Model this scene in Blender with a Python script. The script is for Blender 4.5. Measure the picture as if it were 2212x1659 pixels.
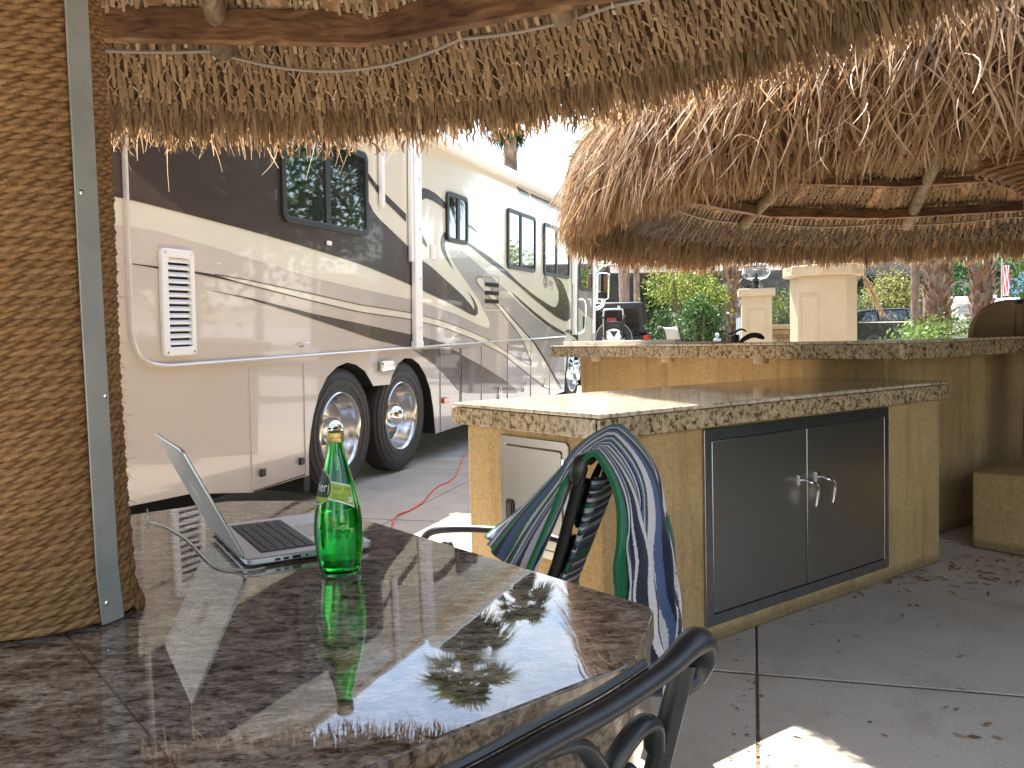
import bpy, bmesh, math, random
import numpy as np
from mathutils import Matrix, Vector
R=math.radians
for o in list(bpy.data.objects): bpy.data.objects.remove(o)
S=bpy.context.scene; COL=S.collection
random.seed(7); rng=np.random.default_rng(11)

# ---------------------------------------------------------------- camera, sky, sun, exposure
cam=bpy.data.cameras.new('camera'); camo=bpy.data.objects.new('camera',cam); COL.objects.link(camo); S.camera=camo
cam.sensor_width=36; cam.lens=29.116; cam.clip_start=.02; cam.clip_end=600
EYE=1.15; PITCH=R(2.879); ROLL=R(1.43)
fw=Vector((0,math.cos(PITCH),-math.sin(PITCH))); r0=Vector((1,0,0)); u0=Vector((0,math.sin(PITCH),math.cos(PITCH)))
cr_=math.cos(ROLL)*r0-math.sin(ROLL)*u0; cu_=math.sin(ROLL)*r0+math.cos(ROLL)*u0
m=Matrix((cr_,cu_,-fw)).transposed().to_4x4(); m.translation=(0,0,EYE); camo.matrix_world=m
world=bpy.data.worlds.new('World'); S.world=world; world.use_nodes=True
wn=world.node_tree.nodes; wl=world.node_tree.links
sky=wn.new('ShaderNodeTexSky'); sky.sky_type='NISHITA'; sky.sun_disc=False
SUN=Vector((-.142,.642,1.0)).normalized()
sky.sun_elevation=math.asin(SUN.z); sky.sun_rotation=math.atan2(SUN.x,SUN.y)
sky.dust_density=.8; sky.air_density=1.15
bg=wn['Background']; bg.inputs[1].default_value=.13
wtc=wn.new('ShaderNodeTexCoord'); wmp=wn.new('ShaderNodeMapping'); wmp.inputs['Scale'].default_value=(1,1,2.2); wl.new(wtc.outputs['Generated'],wmp.inputs[0])
wno=wn.new('ShaderNodeTexNoise'); wno.inputs['Scale'].default_value=2.6; wno.inputs['Detail'].default_value=8; wno.inputs['Roughness'].default_value=.6; wl.new(wmp.outputs[0],wno.inputs['Vector'])
wrp=wn.new('ShaderNodeValToRGB'); wl.new(wno.outputs['Fac'],wrp.inputs[0]); wrp.color_ramp.elements[0].position=.50; wrp.color_ramp.elements[1].position=.72
whs=wn.new('ShaderNodeHueSaturation'); whs.inputs['Saturation'].default_value=.95; wl.new(sky.outputs[0],whs.inputs['Color'])
wmx=wn.new('ShaderNodeMix'); wmx.data_type='RGBA'; wl.new(wrp.outputs[0],wmx.inputs[0]); wl.new(whs.outputs[0],wmx.inputs[6]); wmx.inputs[7].default_value=(9.5,9.0,8.3,1)   # thin bright clouds
wl.new(wmx.outputs[2],bg.inputs[0])
sl=bpy.data.lights.new('sun','SUN'); sl.energy=5.0; sl.angle=R(.53); sl.color=(1,.965,.90)
so=bpy.data.objects.new('sun',sl); COL.objects.link(so); so.rotation_euler=SUN.to_track_quat('Z','Y').to_euler(); so.location=(0,0,30)
S.view_settings.view_transform='Standard'; S.view_settings.look='None'; S.view_settings.exposure=2.18; S.view_settings.gamma=1
S.cycles.max_bounces=12; S.cycles.diffuse_bounces=5; S.cycles.glossy_bounces=5; S.cycles.transmission_bounces=10; S.cycles.transparent_max_bounces=8
S.cycles.caustics_refractive=False; S.cycles.caustics_reflective=False; S.cycles.sample_clamp_indirect=8

# ---------------------------------------------------------------- helpers
def V(*a): return np.array(a,float)
def W(px,py,Y):
    "point at distance Y that stands where (px,py) of the 2212 px wide photograph looks"
    d=fw+cr_*((px-1106)/1789.)-cu_*((py-829.5)/1789.); t=Y/d.y
    return np.array((d.x*t,Y,EYE+d.z*t))
def gz(Y): return max(0.,.022*(Y-7.))
def crom(pts,k=6,closed=False):
    p=[np.array(q,float) for q in pts]; n=len(p); out=[]
    rg=range(n) if closed else range(n-1)
    for i in rg:
        if closed: a,b,c,d=p[(i-1)%n],p[i],p[(i+1)%n],p[(i+2)%n]
        else: b,c=p[i],p[i+1]; a=p[i-1] if i>0 else 2*b-c; d=p[i+2] if i+2<n else 2*c-b
        for j in range(k):
            t=j/k; out.append(.5*((2*b)+(-a+c)*t+(2*a-5*b+4*c-d)*t*t+(-a+3*b-3*c+d)*t**3))
    if not closed: out.append(p[-1])
    return out
class MB:
    def __init__(s): s.v=[]; s.f=[]; s.m=[]; s.mi=0; s.tone=None
    def add(s,vs,fs):
        b=len(s.v); s.v+=[tuple(map(float,q)) for q in vs]
        for f in fs: s.f.append(tuple(i+b for i in f)); s.m.append(s.mi)
        return s
    def bx(s,x0,x1,y0,y1,z0,z1,T=None):
        vs=[(x,y,z) for z in (z0,z1) for y in (y0,y1) for x in (x0,x1)]
        if T is not None: vs=[T@Vector(q) for q in vs]
        return s.add(vs,[(0,2,3,1),(4,5,7,6),(0,1,5,4),(2,6,7,3),(0,4,6,2),(1,3,7,5)])
    def beam(s,a,b,w,h,up=(0,0,1)):
        a=np.array(a,float); b=np.array(b,float); d=b-a; d/=np.linalg.norm(d)
        sd=np.cross(d,up); sd/=np.linalg.norm(sd); u=np.cross(sd,d)
        vs=[p+sd*i*w/2+u*j*h/2 for p in (a,b) for i,j in ((-1,-1),(1,-1),(1,1),(-1,1))]
        return s.add(vs,[(3,2,1,0),(4,5,6,7),(0,1,5,4),(1,2,6,5),(2,3,7,6),(3,0,4,7)])
    def prism(s,poly,f,h0,h1):
        n=len(poly); vs=[f(a,b,h0) for a,b in poly]+[f(a,b,h1) for a,b in poly]
        return s.add(vs,[tuple(range(n-1,-1,-1)),tuple(range(n,2*n))]+[(i,(i+1)%n,n+(i+1)%n,n+i) for i in range(n)])
    def face(s,pts): return s.add(pts,[tuple(range(len(pts)))])
    def tube(s,pts,rad,n=8,cap=True,flat=1.,closed=False):
        P=[np.array(q,float) for q in pts]; k=len(P)
        if not hasattr(rad,'__len__'): rad=[rad]*k
        if len(rad)!=k: rad=np.interp(np.linspace(0,1,k),np.linspace(0,1,len(rad)),rad)
        vs=[]; prev=None
        for i in range(k):
            if closed: t=P[(i+1)%k]-P[i-1]
            else: t=P[min(i+1,k-1)]-P[max(i-1,0)]
            t=t/(np.linalg.norm(t)+1e-12)
            if prev is None:
                a=np.array((0,0,1.)) if abs(t[2])<.9 else np.array((1.,0,0)); nn=np.cross(t,a)
            else: nn=prev-t*(prev@t)
            nn/=np.linalg.norm(nn)+1e-12; prev=nn; bb=np.cross(t,nn)
            for j in range(n):
                an=2*math.pi*j/n; vs.append(P[i]+nn*math.cos(an)*rad[i]+bb*math.sin(an)*rad[i]*flat)
        fs=[(i*n+j,i*n+(j+1)%n,(i+1)*n+(j+1)%n,(i+1)*n+j) for i in range(k-1) for j in range(n)]
        if closed: fs+=[((k-1)*n+j,(k-1)*n+(j+1)%n,(j+1)%n,j) for j in range(n)]
        elif cap: fs+=[tuple(range(n-1,-1,-1)),tuple(range((k-1)*n,k*n))]
        return s.add(vs,fs)
    def lathe(s,prof,n=32,c=(0,0,0),axis='z',cap=True,f=None):
        vs=[]
        for r,z in prof:
            for j in range(n):
                a=2*math.pi*j/n; x,y=r*math.cos(a),r*math.sin(a)
                q=(x,y,z) if axis=='z' else ((x,z,y) if axis=='y' else (z,x,y))
                vs.append((q[0]+c[0],q[1]+c[1],q[2]+c[2]))
        k=len(prof); fs=[(i*n+j,i*n+(j+1)%n,(i+1)*n+(j+1)%n,(i+1)*n+j) for i in range(k-1) for j in range(n)]
        if cap: fs+=[tuple(range(n-1,-1,-1)),tuple(range((k-1)*n,k*n))]
        if axis=='y': fs=[f[::-1] for f in fs]
        return s.add(vs,fs)
    def grid(s,f,nu,nv):
        vs=[f(i/nu,j/nv) for i in range(nu+1) for j in range(nv+1)]
        return s.add(vs,[(i*(nv+1)+j,(i+1)*(nv+1)+j,(i+1)*(nv+1)+j+1,i*(nv+1)+j+1) for i in range(nu) for j in range(nv)])
    def build(s,name,mat,parent=None,smooth=40,bevel=None,fixn=True):
        me=bpy.data.meshes.new(name); me.from_pydata(s.v,[],s.f); 
        for q in (mat if isinstance(mat,(list,tuple)) else [mat]): me.materials.append(q)
        if len(me.polygons): me.polygons.foreach_set('material_index',s.m)
        if fixn:
            b=bmesh.new(); b.from_mesh(me); bmesh.ops.recalc_face_normals(b,faces=b.faces); b.to_mesh(me); b.free()
        if smooth:
            me.polygons.foreach_set('use_smooth',[True]*len(me.polygons)); me.set_sharp_from_angle(angle=R(smooth))
        me.update(); o=bpy.data.objects.new(name,me); COL.objects.link(o)
        if parent: o.parent=parent
        if bevel:
            bm=o.modifiers.new('bevel','BEVEL'); bm.width=bevel; bm.segments=2; bm.limit_method='ANGLE'; bm.angle_limit=R(40)
        return o
def npmesh(name,verts,quads,mat,parent=None,tone=None,smooth=False):
    me=bpy.data.meshes.new(name); nv=len(verts); nq=len(quads); k=quads.shape[1]
    me.vertices.add(nv); me.vertices.foreach_set('co',np.ascontiguousarray(verts,np.float32).ravel())
    me.loops.add(nq*k); me.loops.foreach_set('vertex_index',np.ascontiguousarray(quads,np.int32).ravel())
    me.polygons.add(nq); me.polygons.foreach_set('loop_start',np.arange(0,nq*k,k,dtype=np.int32)); me.polygons.foreach_set('loop_total',np.full(nq,k,np.int32))
    if smooth: me.polygons.foreach_set('use_smooth',np.ones(nq,bool))
    me.update(calc_edges=True); me.validate()
    if tone is not None:
        at=me.attributes.new('tone','FLOAT','POINT'); at.data.foreach_set('value',np.ascontiguousarray(tone,np.float32))
    me.materials.append(mat); o=bpy.data.objects.new(name,me); COL.objects.link(o)
    if parent: o.parent=parent
    return o
def unit(a): return a/(np.linalg.norm(a,axis=-1,keepdims=True)+1e-12)
def strips(P0,D,L,Wd,side,grav,seg=3,prof=(.6,1,.85,.35),wig=None):
    "n blades: start P0, direction D, length L, width Wd, side vector, gravity bend -> verts, quads"
    n=len(P0); t=np.linspace(0,1,seg+1)
    c=P0[:,None]+D[:,None]*(L[:,None]*t)[...,None]+np.array((0,0,-1.))*((grav*L)[:,None]*t**2)[...,None]
    if wig is not None: c=c+side[:,None]*(wig[:,None]*np.sin(t*3.1))[...,None]
    w=Wd[:,None]*np.interp(t,np.linspace(0,1,len(prof)),prof)
    a=c-side[:,None]*(w/2)[...,None]; b=c+side[:,None]*(w/2)[...,None]
    v=np.stack([a,b],2).reshape(n,-1,3); nv=2*(seg+1)
    q=np.array([(2*i,2*i+1,2*i+3,2*i+2) for i in range(seg)])
    Q=(np.arange(n)[:,None,None]*nv+q[None]).reshape(-1,4)
    return v.reshape(-1,3),Q,nv
class Bl:
    def __init__(s): s.v=[];s.q=[];s.t=[];s.n=0
    def add(s,v,q,nv,tone):
        s.v.append(v); s.q.append(q+s.n); s.t.append(np.repeat(tone,nv)); s.n+=len(v)
    def build(s,name,mat,parent): return npmesh(name,np.concatenate(s.v),np.concatenate(s.q),mat,parent,np.concatenate(s.t))

def tag(o,label,cat,group=None,kind=None):
    o['label']=label; o['category']=cat
    if group: o['group']=group
    if kind: o['kind']=kind
    return o
def thing(name,label,cat,loc=(0,0,0),rotz=0,group=None,mat=None):
    o=bpy.data.objects.new(name,None); COL.objects.link(o); o.empty_display_size=.2
    if mat is not None: o.matrix_world=mat
    else: o.location=loc; o.rotation_euler=(0,0,rotz)
    return tag(o,label,cat,group)
def struct(o): o['kind']='structure'; return o

# ---------------------------------------------------------------- materials
def nt(name):
    m=bpy.data.materials.new(name); m.use_nodes=True; return m,m.node_tree.nodes,m.node_tree.links,m.node_tree.nodes['Principled BSDF']
def setp(b,col=None,rough=None,metal=None,spec=None,coat=None,trans=None,ior=None,sheen=None):
    if col is not None: b.inputs['Base Color'].default_value=(*col,1)
    for k,v in (('Roughness',rough),('Metallic',metal),('Specular IOR Level',spec),('Coat Weight',coat),('Transmission Weight',trans),('IOR',ior),('Sheen Weight',sheen)):
        if v is not None: b.inputs[k].default_value=v
def coords(n,l,scale=(1,1,1),rot=(0,0,0)):
    tc=n.new('ShaderNodeTexCoord'); mp=n.new('ShaderNodeMapping'); l.new(tc.outputs['Object'],mp.inputs[0])
    mp.inputs['Scale'].default_value=scale; mp.inputs['Rotation'].default_value=rot; return mp.outputs[0]
def noise(n,l,vec,scale,detail=4,rough=.55,dist=0):
    t=n.new('ShaderNodeTexNoise'); l.new(vec,t.inputs['Vector']); t.inputs['Scale'].default_value=scale; t.inputs['Detail'].default_value=detail
    t.inputs['Roughness'].default_value=rough; t.inputs['Distortion'].default_value=dist; return t.outputs['Fac']
def ramp(n,l,fac,stops,interp='LINEAR'):
    r=n.new('ShaderNodeValToRGB'); l.new(fac,r.inputs[0]); e=r.color_ramp.elements; r.color_ramp.interpolation=interp
    while len(e)<len(stops): e.new(.5)
    for i,(p,c) in enumerate(stops): e[i].position=p; e[i].color=(*c,1) if len(c)==3 else c
    return r.outputs[0]
def mixc(n,l,fac,a,b,mode='MIX'):
    x=n.new('ShaderNodeMix'); x.data_type='RGBA'; x.blend_type=mode
    for i,q in ((0,fac),(6,a),(7,b)):
        if isinstance(q,bpy.types.NodeSocket): l.new(q,x.inputs[i])
        elif isinstance(q,(int,float)): x.inputs[i].default_value=q
        else: x.inputs[i].default_value=(*q,1)
    return x.outputs[2]
def bump(n,l,b,h,strength=.3,dist=.01):
    q=n.new('ShaderNodeBump'); l.new(h,q.inputs['Height']); q.inputs['Strength'].default_value=strength; q.inputs['Distance'].default_value=dist
    l.new(q.outputs[0],b.inputs['Normal'])
def M(name,col,rough=.5,metal=0,var=None,bmp=None,**k):
    "plain procedural material: var=(scale,second colour,low,high), bmp=(scale,strength,distance)"
    m,n,l,b=nt(name); setp(b,col,rough,metal,**k)
    if var or bmp:
        vec=coords(n,l)
        if var: l.new(mixc(n,l,ramp(n,l,noise(n,l,vec,var[0],6),[(var[2],(0,0,0)),(var[3],(1,1,1))]),col,var[1]),b.inputs['Base Color'])
        if bmp: bump(n,l,b,noise(n,l,vec,bmp[0],5),bmp[1],bmp[2])
    return m
def m_thatch(name,stops,trl=.35,rough=.6):
    m,n,l,b=nt(name); a=n.new('ShaderNodeAttribute'); a.attribute_name='tone'
    c=ramp(n,l,a.outputs['Fac'],stops); vec=coords(n,l,(1,1,1)); c=mixc(n,l,.35,c,mixc(n,l,noise(n,l,vec,60,3),(.3,.3,.3),(1.25,1.2,1.1)),'MULTIPLY')
    l.new(c,b.inputs['Base Color']); setp(b,rough=rough,spec=.35)
    t=n.new('ShaderNodeBsdfTranslucent'); l.new(c,t.inputs[0]); x=n.new('ShaderNodeMixShader'); x.inputs[0].default_value=trl
    l.new(b.outputs[0],x.inputs[1]); l.new(t.outputs[0],x.inputs[2]); l.new(x.outputs[0],n['Material Output'].inputs[0]); return m
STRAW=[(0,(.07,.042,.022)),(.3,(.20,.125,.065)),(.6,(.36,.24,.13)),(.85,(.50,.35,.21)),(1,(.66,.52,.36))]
thatch=m_thatch('palm_thatch',STRAW); thatch_out=m_thatch('weathered_palm_thatch',[(0,(.14,.075,.04)),(.35,(.33,.195,.098)),(.7,(.53,.345,.185)),(1,(.72,.55,.37))],.38)
def m_granite(name,scale,rot,joints=None,rough=.012,tint=1.,mids=None):
    m,n,l,b=nt(name); v1=coords(n,l,scale,(0,0,rot)); v0=coords(n,l)
    f=noise(n,l,v1,1.,8,.68,.4)
    mids=mids or [(.30,(.035,.03,.026)),(.40,(.10,.078,.06)),(.48,(.20,.155,.12)),(.58,(.29,.24,.19)),(.72,(.42,.365,.30))]
    c=ramp(n,l,f,[(p,tuple(x*tint for x in q)) for p,q in mids])
    sp=ramp(n,l,noise(n,l,v1,2.6,5,.6),[(.60,(1,1,1)),(.68,(.16,.13,.11))]); c=mixc(n,l,.8,c,sp,'MULTIPLY')
    big=ramp(n,l,noise(n,l,v0,5,4),[(.35,(.75,.72,.7)),(.65,(1.15,1.12,1.08))]); c=mixc(n,l,.7,c,big,'MULTIPLY')
    if joints:
        br=n.new('ShaderNodeTexBrick'); vb=coords(n,l,(1,1,1),joints[2] if len(joints)>2 else (0,0,0)); l.new(vb,br.inputs[0])
        br.offset=0; br.inputs['Scale'].default_value=1; br.inputs['Mortar Size'].default_value=joints[1]; br.inputs['Mortar Smooth'].default_value=.1
        br.inputs['Brick Width'].default_value=joints[0]; br.inputs['Row Height'].default_value=joints[0]
        br.inputs['Color1'].default_value=br.inputs['Color2'].default_value=(0,0,0,1); br.inputs['Mortar'].default_value=(1,1,1,1)
        c=mixc(n,l,br.outputs['Color'],c,(.26,.2,.145))
    l.new(c,b.inputs['Base Color']); setp(b,rough=rough,spec=.6)
    rr=ramp(n,l,noise(n,l,v0,14,4),[(.4,(rough,)*3),(.75,(rough*1.6+.004,)*3)]); l.new(rr,b.inputs['Roughness']); return m
def m_table():
    m,n,l,b=nt('polished_brown_granite'); v=coords(n,l,(24,52,40),(0,0,R(-10))); v0=coords(n,l)
    f=noise(n,l,v,1.,9,.72,.25); c=ramp(n,l,f,[(.33,(.034,.025,.019)),(.42,(.128,.100,.076)),(.49,(.258,.212,.165)),(.57,(.395,.338,.272)),(.70,(.55,.485,.40))])
    f2=noise(n,l,v,2.9,5,.62); c=mixc(n,l,.85,c,ramp(n,l,f2,[(.36,(.12,.09,.08)),(.45,(1,1,1))]),'MULTIPLY')
    f3=noise(n,l,v0,95,4,.7); c=mixc(n,l,.55,c,ramp(n,l,f3,[(.34,(.45,.42,.4)),(.66,(1.45,1.42,1.38))]),'MULTIPLY')
    c=mixc(n,l,.6,c,ramp(n,l,noise(n,l,v0,4.5,4),[(.35,(.72,.70,.68)),(.65,(1.18,1.15,1.12))]),'MULTIPLY')
    br=n.new('ShaderNodeTexBrick'); l.new(coords(n,l,(1,1,1),(0,0,-R(39))),br.inputs[0]); br.offset=0
    for k,q in (('Scale',1),('Mortar Size',.0016),('Mortar Smooth',.2),('Brick Width',.49),('Row Height',.49)): br.inputs[k].default_value=q
    br.inputs['Color1'].default_value=br.inputs['Color2'].default_value=(0,0,0,1); br.inputs['Mortar'].default_value=(1,1,1,1)
    c=mixc(n,l,mixc(n,l,.65,(0,0,0),br.outputs['Color']),c,(.05,.04,.034))
    l.new(c,b.inputs['Base Color']); setp(b,rough=.015,spec=.62)
    l.new(ramp(n,l,noise(n,l,v0,9,6,.65),[(.42,(.012,)*3),(.62,(.03,)*3),(.8,(.075,)*3)]),b.inputs['Roughness']); bump(n,l,b,noise(n,l,v0,7,2),.012,.01); return m
gr_table=m_table()
gr_edge=m_granite('granite_edge',(75,75,75),0,rough=.12,mids=[(.30,(.02,.016,.013)),(.42,(.07,.05,.035)),(.5,(.17,.125,.085)),(.62,(.27,.21,.15)),(.75,(.36,.29,.21))])
LIGHTG=[(.34,(.035,.022,.014)),(.43,(.16,.105,.06)),(.485,(.38,.29,.175)),(.6,(.50,.405,.27)),(.75,(.62,.53,.39))]
gr_count=m_granite('speckled_cream_granite_tile',(45,45,45),0,rough=.13,mids=LIGHTG)
gr_ctop=m_granite('polished_counter_tile',(30,60,40),.6,joints=(.305,.006),rough=.07,mids=[(.30,(.08,.06,.045)),(.40,(.32,.25,.175)),(.48,(.54,.455,.345)),(.62,(.66,.58,.46)),(.75,(.74,.67,.56))])
def m_stucco():
    m,n,l,b=nt('ochre_stucco'); v=coords(n,l)
    c=ramp(n,l,noise(n,l,v,2.2,6,.6),[(.3,(.42,.285,.135)),(.55,(.52,.36,.175)),(.75,(.56,.405,.21))])
    sp=ramp(n,l,noise(n,l,v,75,3),[(.60,(1,1,1)),(.70,(.42,.34,.26))]); c=mixc(n,l,.75,c,sp,'MULTIPLY'); c=mixc(n,l,.5,c,ramp(n,l,noise(n,l,v,46,4,.7),[(.34,(.72,.69,.64)),(.66,(1.2,1.2,1.18))]),'MULTIPLY')
    st=coords(n,l,(14,14,1.2)); c=mixc(n,l,.5,c,ramp(n,l,noise(n,l,st,1,5,.6),[(.30,(.55,.5,.44)),(.5,(1,1,1))]),'MULTIPLY')
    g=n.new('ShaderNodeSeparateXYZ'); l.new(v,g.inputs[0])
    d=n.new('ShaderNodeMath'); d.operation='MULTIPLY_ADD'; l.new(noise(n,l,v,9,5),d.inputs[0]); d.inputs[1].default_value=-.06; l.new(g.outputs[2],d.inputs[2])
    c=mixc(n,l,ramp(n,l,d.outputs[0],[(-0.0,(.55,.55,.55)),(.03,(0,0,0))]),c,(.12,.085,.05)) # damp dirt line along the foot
    l.new(c,b.inputs['Base Color']); setp(b,rough=.9,spec=.2); bump(n,l,b,noise(n,l,v,85,5,.65),.9,.012); return m
stucco=m_stucco()
cream_stucco=M('cream_painted_stucco',(.50,.385,.245),.85,var=(3,(.45,.34,.21),.35,.7),bmp=(90,.3,.006))
def m_conc(name,c1,c2,st):
    m,n,l,b=nt(name); v=coords(n,l)
    c=ramp(n,l,noise(n,l,v,1.6,8,.62),[(.3,c1),(.7,c2)]); s=ramp(n,l,noise(n,l,v,3.5,10,.74,.3),[(.34,st),(.50,(1,1,1))]); c=mixc(n,l,.8,c,s,'MULTIPLY')
    f=ramp(n,l,noise(n,l,v,110,6,.75),[(.3,(.66,.66,.66)),(.7,(1.24,1.24,1.23))]); c=mixc(n,l,.75,c,f,'MULTIPLY'); g=ramp(n,l,noise(n,l,v,34,3,.5),[(.66,(1,1,1)),(.73,(.6,.55,.5))]); c=mixc(n,l,.6,c,g,'MULTIPLY')
    l.new(c,b.inputs['Base Color']); setp(b,rough=.8,spec=.3); bump(n,l,b,noise(n,l,v,70,6),.25,.004); return m
concrete=m_conc('worn_concrete',(.46,.395,.315),(.575,.50,.405),(.80,.77,.73))
drive_m=m_conc('driveway_concrete',(.34,.315,.29),(.44,.41,.38),(.7,.66,.62))
ground_m=M('dry_ground',(.30,.24,.16),.95,var=(.6,(.20,.19,.10),.35,.65),bmp=(8,.5,.05))
dark_m=M('joint_soil',(.07,.055,.04),.95,var=(40,(.14,.11,.08),.4,.6))
black_al=M('black_cast_aluminium',(.018,.018,.019),.38,0,var=(30,(.035,.032,.03),.45,.7),bmp=(180,.08,.002),spec=.5)
alu=M('brushed_aluminium',(.60,.60,.60),.36,.9,var=(40,(.5,.5,.5),.4,.7))
galv=M('galvanised_strip',(.40,.39,.36),.5,.35,var=(14,(.33,.325,.30),.35,.65),bmp=(60,.1,.002))
chrome=M('chrome',(.85,.85,.86),.06,1.); rimm=M('polished_alloy',(.62,.60,.58),.18,1.,var=(12,(.6,.58,.56),.4,.7))
black_p=M('black_plastic',(.012,.012,.013),.35); rubber=M('tyre_rubber',(.022,.021,.020),.62,var=(25,(.04,.037,.034),.4,.7),bmp=(120,.2,.002)); void=M('dark_void',(.008,.008,.008),.9)
white_p=M('white_enamel',(.78,.77,.74),.3); keym=M('black_key',(.015,.015,.016),.45)
glass_d=M('tinted_window_glass',(.012,.015,.016),.015,spec=1.0,coat=1.)
def m_steel():
    m,n,l,b=nt('brushed_stainless_steel'); setp(b,(.36,.345,.315),.29,1.); v0=coords(n,l)
    setp(b,rough=.33); l.new(ramp(n,l,noise(n,l,coords(n,l,(900,900,2)),1,2),[(.3,(.43,.415,.38)),(.7,(.48,.465,.43))]),b.inputs['Base Color']); return m
steel=m_steel(); steel_fr=M('stainless_frame',(.42,.43,.45),.3,1.,var=(20,(.36,.37,.4),.4,.6))
def m_wood(name,c1,c2,c3,sc=(30,30,2.2)):
    m,n,l,b=nt(name); v=coords(n,l,sc); f=noise(n,l,v,1,6,.6,.8); c=ramp(n,l,f,[(.3,c1),(.5,c2),(.72,c3)])
    v2=coords(n,l); c=mixc(n,l,.75,c,ramp(n,l,noise(n,l,v2,2.3,3),[(.36,(.22,.16,.12)),(.56,(1,1,1))]),'MULTIPLY')
    l.new(c,b.inputs['Base Color']); setp(b,rough=.7,spec=.3); bump(n,l,b,f,.3,.004); return m
wood=m_wood('weathered_cedar',(.06,.028,.013),(.16,.08,.038),(.26,.155,.085),(7,7,40)); log_m=m_wood('round_log',(.085,.058,.034),(.18,.13,.08),(.27,.21,.14),(25,25,6)); batten_m=m_wood('cedar_batten',(.14,.07,.03),(.32,.18,.09),(.45,.30,.18),(14,14,10))
def m_rope():
    m,n,l,b=nt('manila_rope'); a=n.new('ShaderNodeAttribute'); a.attribute_name='tone'; v=coords(n,l)
    c=ramp(n,l,a.outputs['Fac'],[(0,(.10,.048,.019)),(.5,(.315,.17,.075)),(1,(.46,.275,.135))]); c=mixc(n,l,.6,c,ramp(n,l,noise(n,l,v,240,4),[(.3,(.5,.5,.5)),(.7,(1.3,1.25,1.15))]),'MULTIPLY')
    c=mixc(n,l,.5,c,ramp(n,l,noise(n,l,v,7,4),[(.3,(.7,.66,.6)),(.7,(1.15,1.12,1.1))]),'MULTIPLY')
    l.new(c,b.inputs['Base Color']); setp(b,rough=.85,spec=.2); bump(n,l,b,noise(n,l,v,420,3),.5,.003); return m
rope=m_rope()
cable_m=M('grey_cable',(.22,.19,.16),.6); orange_m=M('orange_cord',(.75,.10,.035),.5); wcable=M('white_cable',(.5,.45,.38),.5)
def paint(name,col,rough=.22,coat=.8,c2=None,spec=.5):
    m,n,l,b=nt(name); setp(b,col,rough,spec=spec,coat=coat); b.inputs['Coat Roughness'].default_value=.03
    v=coords(n,l); 
    if c2:
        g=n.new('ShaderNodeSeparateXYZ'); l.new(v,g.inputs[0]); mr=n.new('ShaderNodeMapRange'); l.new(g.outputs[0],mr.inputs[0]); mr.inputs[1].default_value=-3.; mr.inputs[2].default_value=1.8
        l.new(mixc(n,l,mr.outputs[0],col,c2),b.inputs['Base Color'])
    bump(n,l,b,noise(n,l,v,1.3,2),.03,.02); return m
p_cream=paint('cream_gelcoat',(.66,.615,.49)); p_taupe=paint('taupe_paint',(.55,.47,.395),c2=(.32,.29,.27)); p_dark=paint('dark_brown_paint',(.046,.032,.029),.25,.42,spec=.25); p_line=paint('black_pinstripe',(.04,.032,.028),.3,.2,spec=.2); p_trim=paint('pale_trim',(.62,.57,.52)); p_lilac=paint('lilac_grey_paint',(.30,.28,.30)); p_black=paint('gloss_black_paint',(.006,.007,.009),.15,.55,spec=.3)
def m_leaf(name,stops,trl=.35):
    m=m_thatch(name,stops,trl,.5); return m
G1=m_leaf('deep_green_leaves',[(0,(.015,.04,.010)),(.5,(.05,.12,.025)),(1,(.12,.20,.05))]); G2=m_leaf('yellow_green_leaves',[(0,(.06,.09,.012)),(.5,(.19,.24,.035)),(1,(.36,.36,.06))],.45)
G3=m_leaf('grey_green_leaves',[(0,(.06,.08,.03)),(.5,(.16,.19,.08)),(1,(.30,.32,.15))],.4); G4=m_leaf('bright_ground_leaves',[(0,(.05,.10,.02)),(.5,(.15,.25,.05)),(1,(.28,.38,.09))],.4); PALM=m_leaf('palm_fronds',[(0,(.03,.045,.015)),(.5,(.08,.12,.03)),(1,(.20,.24,.07))],.35); DRY=m_leaf('dry_fronds',[(0,(.18,.10,.05)),(1,(.48,.32,.18))],.2)
bark=m_wood('palm_bark',(.13,.085,.06),(.28,.19,.14),(.42,.31,.23),(18,18,3)); boots=m_leaf('palm_boot_stubs',[(0,(.08,.038,.018)),(.5,(.31,.155,.08)),(1,(.60,.40,.25))],.08)
red_l=M('red_lens',(.45,.01,.012),.15,coat=1.); amber=M('amber_lens',(.7,.09,.02),.2,coat=1.)
# ---------------------------------------------------------------- setting: ground, patio, drive
def gpatch(x0,x1,ys,dz,nx=2):
    mb=MB(); xs=np.linspace(x0,x1,nx+1)
    for i in range(nx):
        for a,b in zip(ys[:-1],ys[1:]):
            mb.face([(xs[i],a,gz(a)+dz),(xs[i+1],a,gz(a)+dz),(xs[i+1],b,gz(b)+dz),(xs[i],b,gz(b)+dz)])
    return mb
struct(gpatch(-220,220,[-120,-20,0,7,20,60,250],-.06).build('ground',ground_m,smooth=0))
struct(gpatch(-30,40,[-12,0,7,16,24,34],-.03).build('road',drive_m,smooth=0))
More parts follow.
